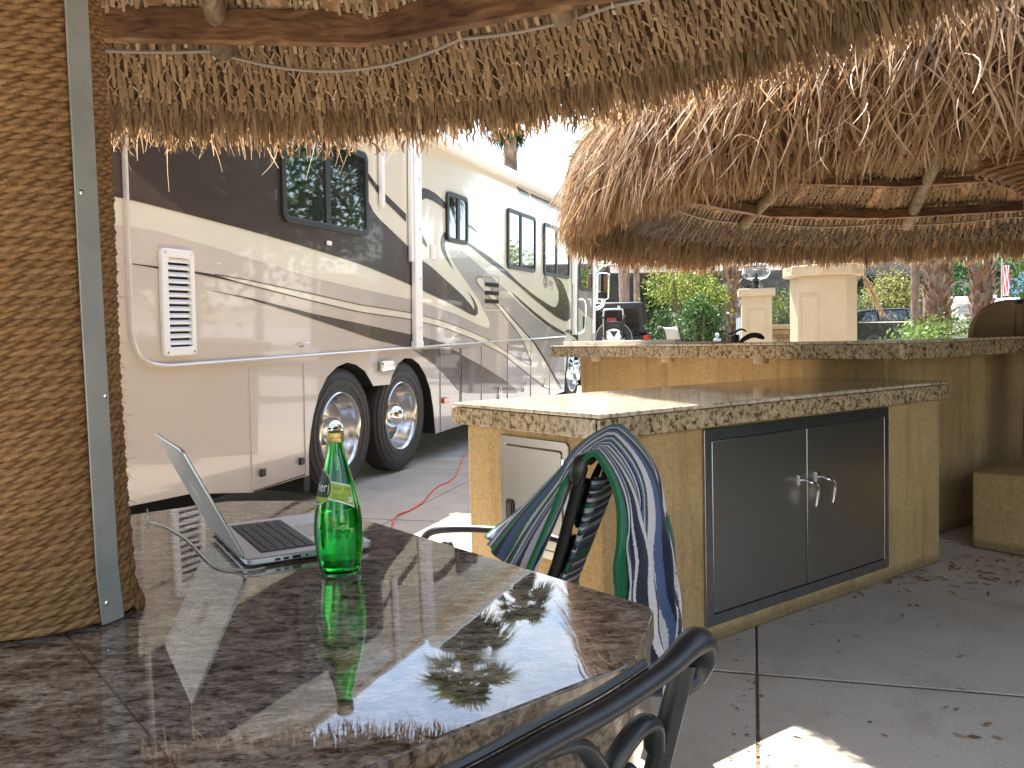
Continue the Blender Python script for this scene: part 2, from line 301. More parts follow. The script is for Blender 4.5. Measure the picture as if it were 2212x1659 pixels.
# patio of poured slabs with open joints over dark soil; slabs follow the counter's direction
dv=V(.805,.593,0); nv_=V(.593,-.805,0); JX=V(.81,2.77,0)
ja=unit(V(.81-.63,2.77-2.15,0)); jb=unit(V(1.59-.55,2.55-2.85,0))   # the two joint directions
def slabs():
    mb=MB(); g=.006
    for i in range(-4,4):
        for j in range(-4,4):
            a0,a1=i*2.1+g*1.6,(i+1)*2.1-g*1.6; b0,b1=j*2.3+g*.85,(j+1)*2.3-g*.85
            q=[JX+ja*a+jb*b for a,b in ((a0,b0),(a1,b0),(a1,b1),(a0,b1))]
            if max(p[1] for p in q)>11.5: continue
            mb.prism([(p[0],p[1]) for p in q],lambda x,y,h:(x,y,h),-.1,0)
    return mb
struct(slabs().build('patio',concrete,bevel=.0025))
mb=MB(); mb.bx(-9,9,-9,8.4,-.03,-.004); struct(mb.build('joint_bed',dark_m,smooth=0))

# ---------------------------------------------------------------- palapas
C_,S_=.819,-.573      # down-slope direction (radial, z)
def pol(az,r,z): return np.stack([np.sin(az)*r,np.cos(az)*r,z],-1)
def liner(r,zo): return 2.12+zo+.7*(2.38-r)
def cone(prof,n,thick=None):
    mb=MB(); mb.lathe(prof,n,cap=False); return mb
def knots(root,zo,a0,a1,r0_,r1_,name,mat,tl=0.,rows=None,sp=.046):
    bl=Bl(); rws=int((r1_-r0_)/C_/sp); step=sp/2.2
    for i in range(rws+1):
        r=r1_-i*sp*C_; k=np.arange(a0,a1,step)+(.5*step if i%2 else 0); n=len(k)
        az=k+rng.normal(0,.0022,n); rr=r+rng.normal(0,.004,n); z=liner(rr,zo)-.012
        P=pol(az,rr,z); rad=pol(az,np.ones(n),np.zeros(n)); tan=pol(az+math.pi/2,np.ones(n),np.zeros(n)); nin=-(rad*.573+V(0,0,.819))
        dwn=unit(rad*.66+V(0,0,-.76)+rng.normal(0,.035,(n,3)))
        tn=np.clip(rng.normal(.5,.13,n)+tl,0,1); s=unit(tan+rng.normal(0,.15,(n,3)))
        lw=sp/.046; last=i<2
        L=rng.uniform(.068,.092,n)*lw if not last else rng.uniform(.10,.15,n)
        v,q,nv=strips(P+nin*.008,dwn,L,rng.uniform(.014,.022,n)*lw,s,np.full(n,.05),2,(.42,1.,.7)); bl.add(v,q,nv,tn)
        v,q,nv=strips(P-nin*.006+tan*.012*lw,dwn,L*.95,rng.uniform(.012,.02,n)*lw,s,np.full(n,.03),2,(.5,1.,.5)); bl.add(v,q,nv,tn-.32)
        for sg in (-1,1):   # the two strands that climb to the neighbouring knots
            D=unit(-(rad*C_+V(0,0,S_))*sp+tan*sg*step*r*.5); v,q,nv=strips(P+nin*.014,D,np.full(n,sp*1.12),rng.uniform(.006,.0095,n)*lw,unit(np.cross(D,nin)),np.full(n,.10*sg*0+.12),3,(1,.8,.8,.9)); bl.add(v,q,nv,np.clip(tn+.10,0,1))
        v,q,nv=strips(P+nin*.019-tan*.008*lw,tan,np.full(n,.016*lw),np.full(n,.013*lw),-dwn,np.zeros(n),2,(.7,1,.7)); bl.add(v,q,nv,np.clip(tn+.16,0,1))
    return bl.build(name,mat,root)
def fringe(root,zo,n,a0,a1,name,mat,inner=True):
    bl=Bl()
    for (ra,rb,zl,zh,la,lb,tl) in ((2.25,2.33,-.02,.02,.09,.16,-.12),(2.28,2.36,-.01,.04,.10,.17,.0),(2.32,2.40,.02,.07,.10,.17,.06)):
        az=rng.uniform(a0,a1,n); r=rng.uniform(ra,rb,n); rad=pol(az,np.ones(n),np.zeros(n)); tan=pol(az+math.pi/2,np.ones(n),np.zeros(n))
        P=pol(az,r,liner(r,zo)+rng.uniform(zl,zh,n)); cl=.10*np.sin(az*57)+.06*np.sin(az*131+1)
        D=unit(rad*rng.uniform(.12,.5,n)[:,None]+V(0,0,-1)+tan*(cl+rng.normal(0,.11,n))[:,None])
        L=rng.uniform(la,lb,n)*(1+.10*np.sin(az*41)+.07*np.sin(az*97)); wd=rng.uniform(.005,.015,n)
        v,q,nv=strips(P,D,L,wd,unit(tan+rng.normal(0,.3,(n,3))),rng.uniform(.0,.06,n),3,(.8,1,.8,.3),rng.normal(0,.008,n)); bl.add(v,q,nv,np.clip(rng.normal(.5,.17,n)+tl,0,1))
    k=n//18; az=rng.uniform(a0,a1,k); r=rng.uniform(2.3,2.42,k); rad=pol(az,np.ones(k),np.zeros(k)); tan=pol(az+math.pi/2,np.ones(k),np.zeros(k))   # stray curled wisps
    D=unit(rad*.3+V(0,0,-1)+tan*rng.normal(0,.7,k)[:,None]); v,q,nv=strips(pol(az,r,liner(r,zo)-rng.uniform(0,.1,k)),D,rng.uniform(.06,.14,k),rng.uniform(.002,.0035,k),unit(np.cross(D,rad)),rng.uniform(-.4,.4,k),5,(1,1,1,.8,.4),rng.normal(0,.03,k)); bl.add(v,q,nv,np.full(k,.8))
    return bl.build(name,mat,root)
HULL=[(2.42,.02),(2.48,.18),(2.42,.46),(2.26,.72),(1.2,1.6),(.06,2.45)]   # (radius, height above the fringe tips) of the outside
def shag(root,zo,n,a0,a1,name,mat,rl=(.16,.40),hk=1.,jit=.36):
    bl=Bl(); seg=[np.hypot(b[0]-a[0],b[1]-a[1]) for a,b in zip(HULL[:-1],HULL[1:])]; w=np.array([s*(a[0]+b[0]) for s,a,b in zip(seg,HULL[:-1],HULL[1:])]); w[:3]*=1.7
    for lay in range(2):
        k=rng.choice(5,n,p=w/w.sum()); t=rng.uniform(0,1,n); H=np.array(HULL); r=H[k,0]*(1-t)+H[k+1,0]*t; z=H[k,1]*(1-t)+H[k+1,1]*t
        dr=H[k,0]-H[k+1,0]; dz=H[k,1]-H[k+1,1]; ll=np.hypot(dr,dz); az=rng.uniform(a0,a1,n)
        rad=pol(az,np.ones(n),np.zeros(n)); tan=pol(az+math.pi/2,np.ones(n),np.zeros(n)); dr=np.maximum(dr/ll,.10)
        off=rng.uniform(-.05,.03,n)
        P=pol(az,(r+off)*hk,2.0+zo+z); D=unit(rad*(dr*.8+rng.normal(.05,.13,n))[:,None]+V(0,0,-1)*np.maximum(-dz/ll,.55)[:,None]+tan*(rng.normal(0,jit,n)+.12*np.sin(az*23))[:,None])
        L=np.minimum(rng.uniform(*rl,n),np.maximum(.05,(z-(.07 if zo>-.1 else 0)+rng.uniform(-.02,.06,n))/np.maximum(-dz/ll,.6)))
        v,q,nv=strips(P,D,L,rng.uniform(.005,.014,n),unit(tan+rng.normal(0,.5,(n,3))),rng.uniform(.02,.16,n),4,(.7,1,.9,.7,.25),rng.normal(0,.02,n)); bl.add(v,q,nv,np.clip(rng.normal(.52,.2,n)+ (off*2.5),0,1))
    k=n//11; az=rng.uniform(a0,a1,k); t=rng.uniform(0,1,k); r=np.interp(t,[0,1],[2.56,2.3]); z=np.interp(t,[0,1],[.1,.75]); tan=pol(az+math.pi/2,np.ones(k),np.zeros(k)); rad=pol(az,np.ones(k),np.zeros(k))
    D=unit(rad*rng.uniform(.1,.9,k)[:,None]+V(0,0,-.7)+tan*rng.normal(0,.8,k)[:,None]); v,q,nv=strips(pol(az,r*hk,2+zo+z),D,np.minimum(rng.uniform(.08,.24,k),z+.05),rng.uniform(.002,.005,k),unit(np.cross(D,rad)),rng.uniform(0,.6,k),6,(1,1,1,.8,.4),rng.normal(0,.03,k)); bl.add(v,q,nv,np.clip(rng.normal(.85,.1,k),0,1))
    return bl.build(name,mat,root)
def rope_post(root,prof,name='rope_post',pitch=.0105,rr=.0058,seg=84,ns=8,hold=True):
    "a real helix of laid three-strand rope wound round the post; prof = [(z,radius)]"
    z0,z1=prof[0][0],prof[-1][0]; turns=(z1-z0)/pitch; n=int(turns*seg); i=np.arange(n+1); th=i*2*np.pi/seg
    z=z0+i*pitch/seg; pz=np.array(prof); rad=np.interp(z,pz[:,0],pz[:,1])
    nturn=np.round(i/seg); wob=.0012*np.sin(th*3.1+nturn*1.7)+.0016*np.sin(z*9.7+th)
    z=z+.0022*np.sin(th*1.0+z*2.2)*1.5
    c=np.stack([np.cos(th)*(rad+wob),np.sin(th)*(rad+wob),z],1); er=np.stack([np.cos(th),np.sin(th),0*th],1)
    s=th*np.mean(pz[:,1])/.034*2*np.pi*.5; ph=np.linspace(0,2*np.pi,ns,endpoint=False)
    k=np.abs(np.cos(1.5*(ph[None]-s[:,None]))); R_=rr*(.80+.42*k)
    v=c[:,None]+er[:,None]*(np.cos(ph)[None]*R_)[...,None]+V(0,0,1)*(np.sin(ph)[None]*R_*1.05)[...,None]
    a=np.arange(n)[:,None]*ns; j=np.arange(ns)[None]; q=np.stack([a+j,a+(j+1)%ns,a+ns+(j+1)%ns,a+ns+j],-1).reshape(-1,4)
    base=.42+.12*np.sin(np.repeat(nturn,ns)*2.3)+.06*rng.normal(size=(n+1)*ns); tone=np.clip((k.ravel()-.6)*.9+base,0,1)
    o=npmesh(name,v.reshape(-1,3),q,rope,root,tone,True)
    return o
def palapa(name,label,loc,zo,knot_spans,shag_span,fr_n,ring_r,az_ring,az_log,nbat,cap=False):
    t=thing(name,label,'palapa',loc)
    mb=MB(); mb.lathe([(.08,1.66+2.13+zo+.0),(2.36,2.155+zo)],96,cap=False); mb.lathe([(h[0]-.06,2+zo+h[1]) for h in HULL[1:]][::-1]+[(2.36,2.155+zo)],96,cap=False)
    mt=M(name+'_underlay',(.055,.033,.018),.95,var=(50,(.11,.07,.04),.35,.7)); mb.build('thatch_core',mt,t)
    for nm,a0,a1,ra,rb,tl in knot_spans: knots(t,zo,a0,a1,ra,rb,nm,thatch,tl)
    fringe(t,zo+(.038 if zo>-.1 else 0),fr_n,0,2*math.pi,'thatch_fringe',thatch)
    shag(t,zo,shag_span[2],shag_span[0],shag_span[1],'shaggy_thatch',thatch_out,hk=.985 if zo>-.1 else 1.,jit=.13 if zo>-.1 else .36)
    for rr,w,h,dz in ring_r:
        ns=12
        for k in range(ns):
            a,b=az_ring+k*2*math.pi/ns,az_ring+(k+1)*2*math.pi/ns; z=liner(rr,zo)-.055-dz
            pa,pb=(V(math.sin(q)*rr,math.cos(q)*rr,z) for q in (a,b)); e=(pb-pa)*.001
            m2=MB(); m2.beam(pa+e,pb-e,w,h); m2.build('ring_beam',wood,t,bevel=.004)
    for k in range(9):
        a=az_log+k*2*math.pi/9; pts=[V(math.sin(a)*r,math.cos(a)*r,liner(r,zo)-.075) for r in (2.03,1.4,.8,.12)]
        m2=MB(); m2.tube(crom(pts,4),[.044,.043,.05,.055],12); m2.build('log_rafter',log_m,t)
        for j in range(1,nbat+1):
            b=a+j*2*math.pi/9/(nbat+1); m2=MB(); m2.beam(V(math.sin(b)*2.0,math.cos(b)*2.0,liner(2.0,zo)-.030),V(math.sin(b)*.3,math.cos(b)*.3,liner(.3,zo)-.030),.058,.02); m2.build('batten',batten_m,t)
    return t
NC=(-.735,1.284,0); NZ=-.047; NS=.912; FC=(3.05,4.7,0); FZ=-.27
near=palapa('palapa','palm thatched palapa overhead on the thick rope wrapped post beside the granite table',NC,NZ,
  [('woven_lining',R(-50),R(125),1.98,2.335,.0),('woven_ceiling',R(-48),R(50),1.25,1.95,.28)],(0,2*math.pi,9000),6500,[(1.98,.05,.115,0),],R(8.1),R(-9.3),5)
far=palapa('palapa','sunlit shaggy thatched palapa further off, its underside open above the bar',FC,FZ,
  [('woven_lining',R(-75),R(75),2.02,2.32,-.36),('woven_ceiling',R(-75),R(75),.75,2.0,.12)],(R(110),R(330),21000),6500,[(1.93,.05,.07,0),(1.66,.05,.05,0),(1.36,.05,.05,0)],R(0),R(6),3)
far.scale=(1.08,1.08,1); near.scale=(NS,NS,1)
# wire netting under the near ceiling
mb=MB()
for k in range(-14,30):
    for s in (-1,1):
        pts=[]
        for i in range(7):
            r=1.95-i*.11; a=R(-40)+k*.062+s*(i*.11)/2.0*1.35; pts.append(V(math.sin(a)*r,math.cos(a)*r,liner(r,NZ)-.033))
        mb.tube(pts,.0011,3)
mb.build('wire_netting',black_p,near)
p=rope_post(near,[(.742,.128),(.752,.126),(.775,.117),(.9,.1135),(1.5,.1115),(2.9,.108)])
mb=MB(); mb.lathe([(.108,0),(.1085,.74),(.102,2.95)],40); mb.build('post_core',M('post_wood',(.12,.07,.035),.9),near)
mb=MB(); sa=R(-23); T=Matrix.Rotation(sa,4,'Z'); mb.add([T@Vector((x+o,y,z)) for x,z in ((.1335,.745),(.1265,.82),(.1225,1.2),(.118,3.0)) for y in (-.0195,.0195) for o in (0,.003)],[(0,2,3,1)]+[f for k in range(0,12,4) for f in ((k,k+1,k+5,k+4),(k+2,k+6,k+7,k+3),(k,k+4,k+6,k+2),(k+1,k+3,k+7,k+5))]); st=mb.build('metal_strip',galv,near,bevel=.0008)
for z,aa in ((.775,-27),(1.085,-18),(1.385,-27),(1.86,-20)):
    mb=MB(); a=R(-23); T=Matrix.Rotation(a,4,'Z')@Matrix.Translation((float(np.interp(z,[.745,.82,1.2,3],[.1366,.1296,.1256,.1211])),(aa+23)*.0025,z))@Matrix.Rotation(math.pi/2,4,'Y')
    q=MB(); q.lathe([(.0045,0),(.0042,.002),(.002,.0032)],12); mb.add([T@Vector(x) for x in q.v],q.f); mb.build('screw',chrome,st)
bl=Bl(); n=2600; th=rng.uniform(0,6.283,n); zz_=rng.uniform(.76,2.6,n); rr_=np.interp(zz_,[.742,.752,.775,.9,1.5,2.9],[.128,.126,.117,.1135,.1115,.108])+.006; er=np.stack([np.cos(th),np.sin(th),0*th],1); et=np.stack([-np.sin(th),np.cos(th),0*th],1)
D=unit(er*rng.uniform(.1,.9,n)[:,None]+et*rng.normal(0,1,n)[:,None]+V(0,0,1)*rng.normal(-.1,.5,n)[:,None]); v,q,nv=strips(er*rr_[:,None]+np.stack([0*th,0*th,zz_],1),D,rng.uniform(.006,.022,n),np.full(n,.0007),unit(np.cross(D,er)),rng.uniform(0,.5,n),3,(1,1,.6)); bl.add(v,q,nv,rng.uniform(.4,1,n)); bl.build('frayed_fibres',rope,near)
for o in near.children:
    if o.name.split('.')[0] in ('rope_post','post_core','metal_strip','frayed_fibres'): o.scale=(1/NS,1/NS,1)
# the far palapa's own post, rope wound into a wide collar under the roof
rope_post(far,[(.42,.10),(1.9,.105),(1.97,.17),(2.05,.335),(2.11,.31),(2.25,.18),(2.35,.15)],pitch=.02,rr=.0112,seg=70)
mb=MB(); mb.lathe([(.095,0),(.098,1.9),(.16,1.97),(.315,2.05),(.29,2.11),(.16,2.26),(.12,3.3)],36); mb.build('post_core',M('far_post_wood',(.12,.07,.035),.9),far)
# hanging cables
def cable(c,zo,azs,rr,sag,rad,label,ties=True):
    t=thing('cable',label,'cable',(c[0],c[1],0)); pts=[]
    for i,(a,b) in enumerate(zip(azs[:-1],azs[1:])):
        for k in range(10):
            f=k/10; az=R(a+(b-a)*f); s=sag[i]*4*f*(1-f); pts.append(V(math.sin(az)*rr,math.cos(az)*rr,liner(2.055 if zo>-.1 else 2.03,zo)-.045-s))
    az=R(azs[-1]); pts.append(V(math.sin(az)*rr,math.cos(az)*rr,liner(rr,zo)-.045))
    mb=MB(); mb.tube(pts,rad,8); mb.build('wire',cable_m,t)
    for a in azs[1:-1]:
        q=R(a); mb=MB(); P=V(math.sin(q)*rr,math.cos(q)*rr,liner(2.055 if zo>-.1 else 2.03,zo)-.045); mb.tube([P+V(0,0,-.01),P+V(math.sin(q)*-.06,math.cos(q)*-.06,.10)],.003,6); mb.tube([P+V(0,0,-.018),P+V(.006,0,-.03)],.005,6); mb.build('cable_tie',wcable,t)
cable(NC,NZ,(-48,-10.5,18,36,55,75),2.055*NS,(.03,.075,.012,.02,.02),.0068,'thin grey cable sagging under the ring beam of the near palapa')
cable(FC,FZ,(-60,-25,0,25,50),2.19,(.02,.02,.02,.02),.006,'thin dark cable strung along the inner eave of the far palapa')

# ---------------------------------------------------------------- granite table round the post
TA=R(39); tu=V(math.cos(TA),math.sin(TA)); tv=V(-tu[1],tu[0]); h,ch=.738,.10
poly=[]; ch=.15; hr_,hl_,hf_,hb_=.712,.74,.75,.76; sq=[(hr_,-hf_+.125),(hr_,hb_-ch),(hr_-ch,hb_),(-hl_+ch,hb_),(-hl_,hb_-ch),(-hl_,-hf_+ch),(-hl_+ch,-hf_),(hr_-.185,-hf_)]
for i in range(8):
    p_,q_,n_=[np.array(sq[(i+k)%8]) for k in (-1,0,1)]; a=q_+unit(p_-q_)*.032; b=q_+unit(n_-q_)*.032
    poly+=[tuple((1-f)**2*a+2*f*(1-f)*q_+f*f*b) for f in np.linspace(0,1,5)]
poly=[(tu[0]*a+tv[0]*b,tu[1]*a+tv[1]*b) for a,b in poly]
tab=thing('granite_table','polished brown granite table with clipped corners built round the rope post','table',(NC[0],NC[1],0))
mb=MB(); mb.prism(poly,lambda a,b,c:(a,b,c),.7,.74)
for i,f in enumerate(mb.f): mb.m[i]=0 if i<2 else 1
mb.build('tabletop',[gr_table,gr_edge],tab,bevel=.004)
mb=MB(); mb.prism([(a*.994,b*.994) for a,b in poly],lambda a,b,c:(a,b,c),.575,.698); mb.build('edge_apron',gr_edge,tab,bevel=.004)
mb=MB(); mb.lathe([(.42,0),(.42,.06),(.36,.08),(.36,.55),(.44,.575)],8); mb.build('pedestal',stucco,tab,smooth=30)

# ---------------------------------------------------------------- counter (kitchen island)
A=V(.294,2.743,0)
def isl(a,b,z): p=A+dv*a-nv_*b; return (p[0],p[1],z)     # a along the front, b into the depth
IM=Matrix(((dv[0],-nv_[0],0,A[0]),(dv[1],-nv_[1],0,A[1]),(0,0,1,0),(0,0,0,1)))
isle=thing('outdoor_counter','ochre stucco outdoor kitchen counter with tiled granite top and steel doors','counter',mat=IM)
DEP=.815
mb=MB(); mb.bx(0,2.262,0,DEP,0,.825); base=mb.build('base_wall',stucco,isle,bevel=.012)
mb=MB(); mb.bx(-.045,2.262,-.045,DEP+.03,.893,.91); mb.build('counter_top',gr_ctop,isle,bevel=.006)
def edge_tiles(par,n,L,f,name='edge_tile',mat=None,z0=.832,z1=.889,th=.02):
    w=L/n
    for i in range(n):
        m2=MB(); m2.bx(i*w+.0012,(i+1)*w-.0012,0,th,z0,z1); m2.v=[f(*q) for q in m2.v]; m2.build(name,mat or gr_count,par,bevel=.003)
edge_tiles(isle,8,2.303,lambda x,y,z:(x-.042,y-.042,z),z1=.8905,z0=.823)
edge_tiles(isle,3,.885,lambda x,y,z:(-.043+y*1.0,x-.018+.0,z),z1=.8905,z0=.823)
mb=MB(); mb.bx(-.02,2.262,-.02,DEP+.01,.826,.8925); mb.build('mortar_bed',M('grey_grout',(.12,.095,.07),.9),isle)
# double steel doors
def rrect(x0,x1,z0,z1,r,k=5):
    o=[]
    for cx,cz,a in ((x1-r,z1-r,0),(x0+r,z1-r,90),(x0+r,z0+r,180),(x1-r,z0+r,270)):
        o+=[(cx+r*math.cos(R(a+90*i/k)),cz+r*math.sin(R(a+90*i/k))) for i in range(k+1)]
    return o
def ring(mb,outer,inner,f,h0,h1):
    n=len(outer); vs=[f(a,b,h) for h in (h0,h1) for p in (outer,inner) for a,b in p]
    fs=[]
    for i in range(n):
        j=(i+1)%n; fs+=[(i,j,n+j,n+i),(2*n+i,3*n+i,3*n+j,2*n+j),(i,2*n+i,2*n+j,j),(n+i,n+j,3*n+j,3*n+i)]
    mb.add(vs,fs)
cab=MB(); ring(cab,rrect(.498,1.765,.07,.812,.008),rrect(.538,1.728,.112,.768,.003),lambda a,b,c:(a,c,b),-.012,.01); fr=cab.build('door_frame',steel_fr,isle,bevel=.002)
mb=MB(); mb.bx(.53,1.735,-.0022,-.002,.105,.775); mb.build('door_gap',void,fr,smooth=0)
for x0,x1,hx in ((.5415,1.1285,1.085),(1.1345,1.7245,1.205)):
    mb=MB(); mb.bx(x0,x1,-.0105,-.003,.1155,.7645); d=mb.build('steel_door',steel,isle,bevel=.0025)
    mb=MB(); mb.bx(hx-.012,hx+.012,-.019,-.0106,.535,.575); mb.tube(crom([(hx,-.018,.556),(hx,-.045,.558),(hx+.002,-.062,.552),(hx+.028,-.066,.540),(hx+.044,-.066,.520),(hx+.044,-.063,.485),(hx+.036,-.060,.448)],5),[.008,.009,.011,.010,.009,.008,.005],10,flat=.7)
    mb.build('handle',chrome,d,smooth=50)
# left end access door
def lf(a,b,c): return (-c,a,b)
mb=MB(); ring(mb,rrect(.165,.575,.36,.795,.02),rrect(.197,.543,.392,.763,.012),lf,-.001,.009); fr=mb.build('door_frame',steel,isle,bevel=.002)
mb=MB(); mb.prism(rrect(.201,.539,.396,.759,.010),lf,.0,.013); d=mb.build('access_door',steel,isle,bevel=.003)
mb=MB(); mb.prism(rrect(.482,.532,.468,.552,.014),lf,.0132,.019); la=mb.build('latch',black_p,d,bevel=.002)
mb=MB(); mb.prism(rrect(.494,.520,.482,.538,.004),lf,.0192,.0225); mb.build('paddle',M('dark_grey_paddle',(.05,.05,.05),.3),la,bevel=.001)
mb=MB(); mb.tube([(-.0165,.187,.66),(-.0165,.187,.735)],.004,8); mb.build('hinge',chrome,d)
mb=MB(); mb.lathe([(.004,.0135),(.003,.016)],10,axis='x'); mb.v=[(-x,y+.215,z+.70) for x,y,z in mb.v]; mb.build('rivet',chrome,d)

# ---------------------------------------------------------------- bar behind it
L1,K,RR=V(.33,7.0,0),V(1.87,3.95,0),V(1.87,3.95,0)+dv*3.6
ld=unit(L1-K); LL=float(np.linalg.norm(L1-K)); li=V(.889,.458,0)   # left leg direction, inward normal
bar=thing('bar_counter','raised ochre stucco bar with speckled tile edge running away behind the counter','bar',(K[0],K[1],0))
def bk(p,z): return (p[0]-K[0],p[1]-K[1],z)
dn=-nv_
wd=.62
i1=L1+li*wd; ik=K+(li*wd) ; 
# inner corner of the two legs
a_=np.array([[ld[0],-dv[0]],[ld[1],-dv[1]]]); sol=np.linalg.solve(a_,(K+dn*wd-(K+li*wd))[:2]); ic=K+li*wd+ld*sol[0]
def leg_poly(off0,off1,e0,e1):
    def corner(o):
        s=np.linalg.solve(a_,(K+dn*o-(K+li*o))[:2]); return K+li*o+ld*s[0]
    c0,c1=corner(off0),corner(off1)
    return [L1+li*off0+ld*e0,c0,RR+dn*off0,RR+dn*off1,c1,L1+li*off1+ld*e0]
def pr(poly,z0,z1,name,mat,bv=.004):
    mb=MB(); mb.prism([(p[0]-K[0],p[1]-K[1]) for p in poly],lambda a,b,c:(a,b,c),z0,z1); return mb.build(name,mat,bar,bevel=bv)
pr(leg_poly(0,wd,0,0),1.098,1.113,'bar_top',gr_ctop,.005)
pr(leg_poly(.03,wd-.03,-.03,0),1.02,1.0975,'mortar_bed',M('bar_grout',(.2,.155,.10),.9))
pr(leg_poly(.25,wd-.05,-.07,0),0,1.0195,'bar_wall',stucco,.012)
def along(P,d,inw,n,L,par):
    w=L/n
    for i in range(n):
        q=P+d*(i*w+.001); m2=MB(); e=P+d*((i+1)*w-.001)
        vs=[bk(a+inw*o,z) for z in (1.0205,1.0965) for o in (0.004,.026) for a in (q,e)]
        m2.add(vs,[(0,2,3,1),(4,5,7,6),(0,1,5,4),(2,6,7,3),(0,4,6,2),(1,3,7,5)]); m2.build('edge_tile',gr_count,par,bevel=.003)
along(K,ld,li,11,LL,bar); along(K,dv,dn,11,3.6,bar); along(L1,li,-ld,2,.6,bar)
for s in (1.05,1.95,2.85):
    q=K+ld*s+li*.10; mb=MB(); mb.lathe([(.042,.985),(.046,.992),(.046,1.0195)],20,c=bk(q,0)); mb.build('downlight_can',cream_stucco,bar)
# white boards lying on the left leg and the little folded card on them
def onbar(s,o,z): p=K+ld*s+li*o; return (p[0],p[1],z)
def slab_on(name,label,cat,s0,s1,o0,o1,z0,z1,mat,lip=None):
    c=onbar((s0+s1)/2,(o0+o1)/2,z0); t=thing(name,label,cat,c); mb=MB()
    vs=[np.array(onbar(s,o,z))-c for z in (z0,z1) for o in (o0,o1) for s in (s0,s1)]
    mb.add(vs,[(0,2,3,1),(4,5,7,6),(0,1,5,4),(2,6,7,3),(0,4,6,2),(1,3,7,5)]); mb.build('panel',mat,t,bevel=.004); return t
offw=M('off_white_board',(.66,.60,.50),.6,var=(9,(.58,.52,.42),.4,.7))
for s0,s1,lb in ((1.80,2.42,'nearest'),(2.43,2.86,'middle'),(2.87,3.28,'farthest')):
    slab_on('tile_strip','off white tile strip lying on the bar, the %s of the row of three'%lb,'tile',s0,s1,.05,.10,1.113,1.143,offw)['group']='tile strips on the bar'
slab_on('board','thin pale board lying flat on the bar top beside the tile strips','board',1.45,1.795,.06,.22,1.113,1.124,offw)
t=thing('folded_card','small white folded card propped at the far end of the bar','card',onbar(3.02,.03,1.113)); mb=MB()
mb.add([(-.05,0,.002),(-.02,.03,.002),(-.055,.02,.052),(-.085,-.01,.052),(-.048,-.003,.002),(-.018,.027,.002),(-.053,.017,.054),(-.083,-.013,.054)],[(0,1,2,3),(4,5,6,7),(0,1,5,4),(1,2,6,5),(2,3,7,6),(3,0,4,7)]); mb.build('paper',white_p,t,smooth=0)
# low stucco step and the quarter round panel at the right
t=thing('stucco_step','low ochre stucco block on the floor at the far right under the bar','step',(2.43,4.33,0))
mb=MB(); mb.prism([tuple((dv*a+nv_*b)[:2]) for a,b in ((0,-.02),(0,.9),(1.3,.9),(1.3,-.02))],lambda a,b,c:(a,b,c),0,.41); mb.build('block',stucco,t,bevel=.012)
tp=W(2101,735,5.35); t=thing('curved_panel','tan quarter round panel standing on the right end of the bar','panel',(tp[0],tp[1],1.113))
mb=MB(); pts=[(0,0)]+[(.268-.268*math.cos(R(a)),.235*math.sin(R(a))) for a in range(6,91,6)]+[(.268,0)]
tanm=M('tan_plaster',(.33,.235,.14),.75,var=(5,(.26,.18,.11),.35,.7),bmp=(60,.2,.003))
mb.prism(pts,lambda a,b,c:(a,c,b),0,.06); mb.build('quarter_round',tanm,t,bevel=.004)
mb=MB(); mb.bx(.292,.9,.02,.08,0,.20); mb.build('side_panel',tanm,t,bevel=.004); mb=MB(); mb.bx(.29,.92,.0,.1,.202,.235); mb.build('dark_cap',black_p,t,bevel=.004)
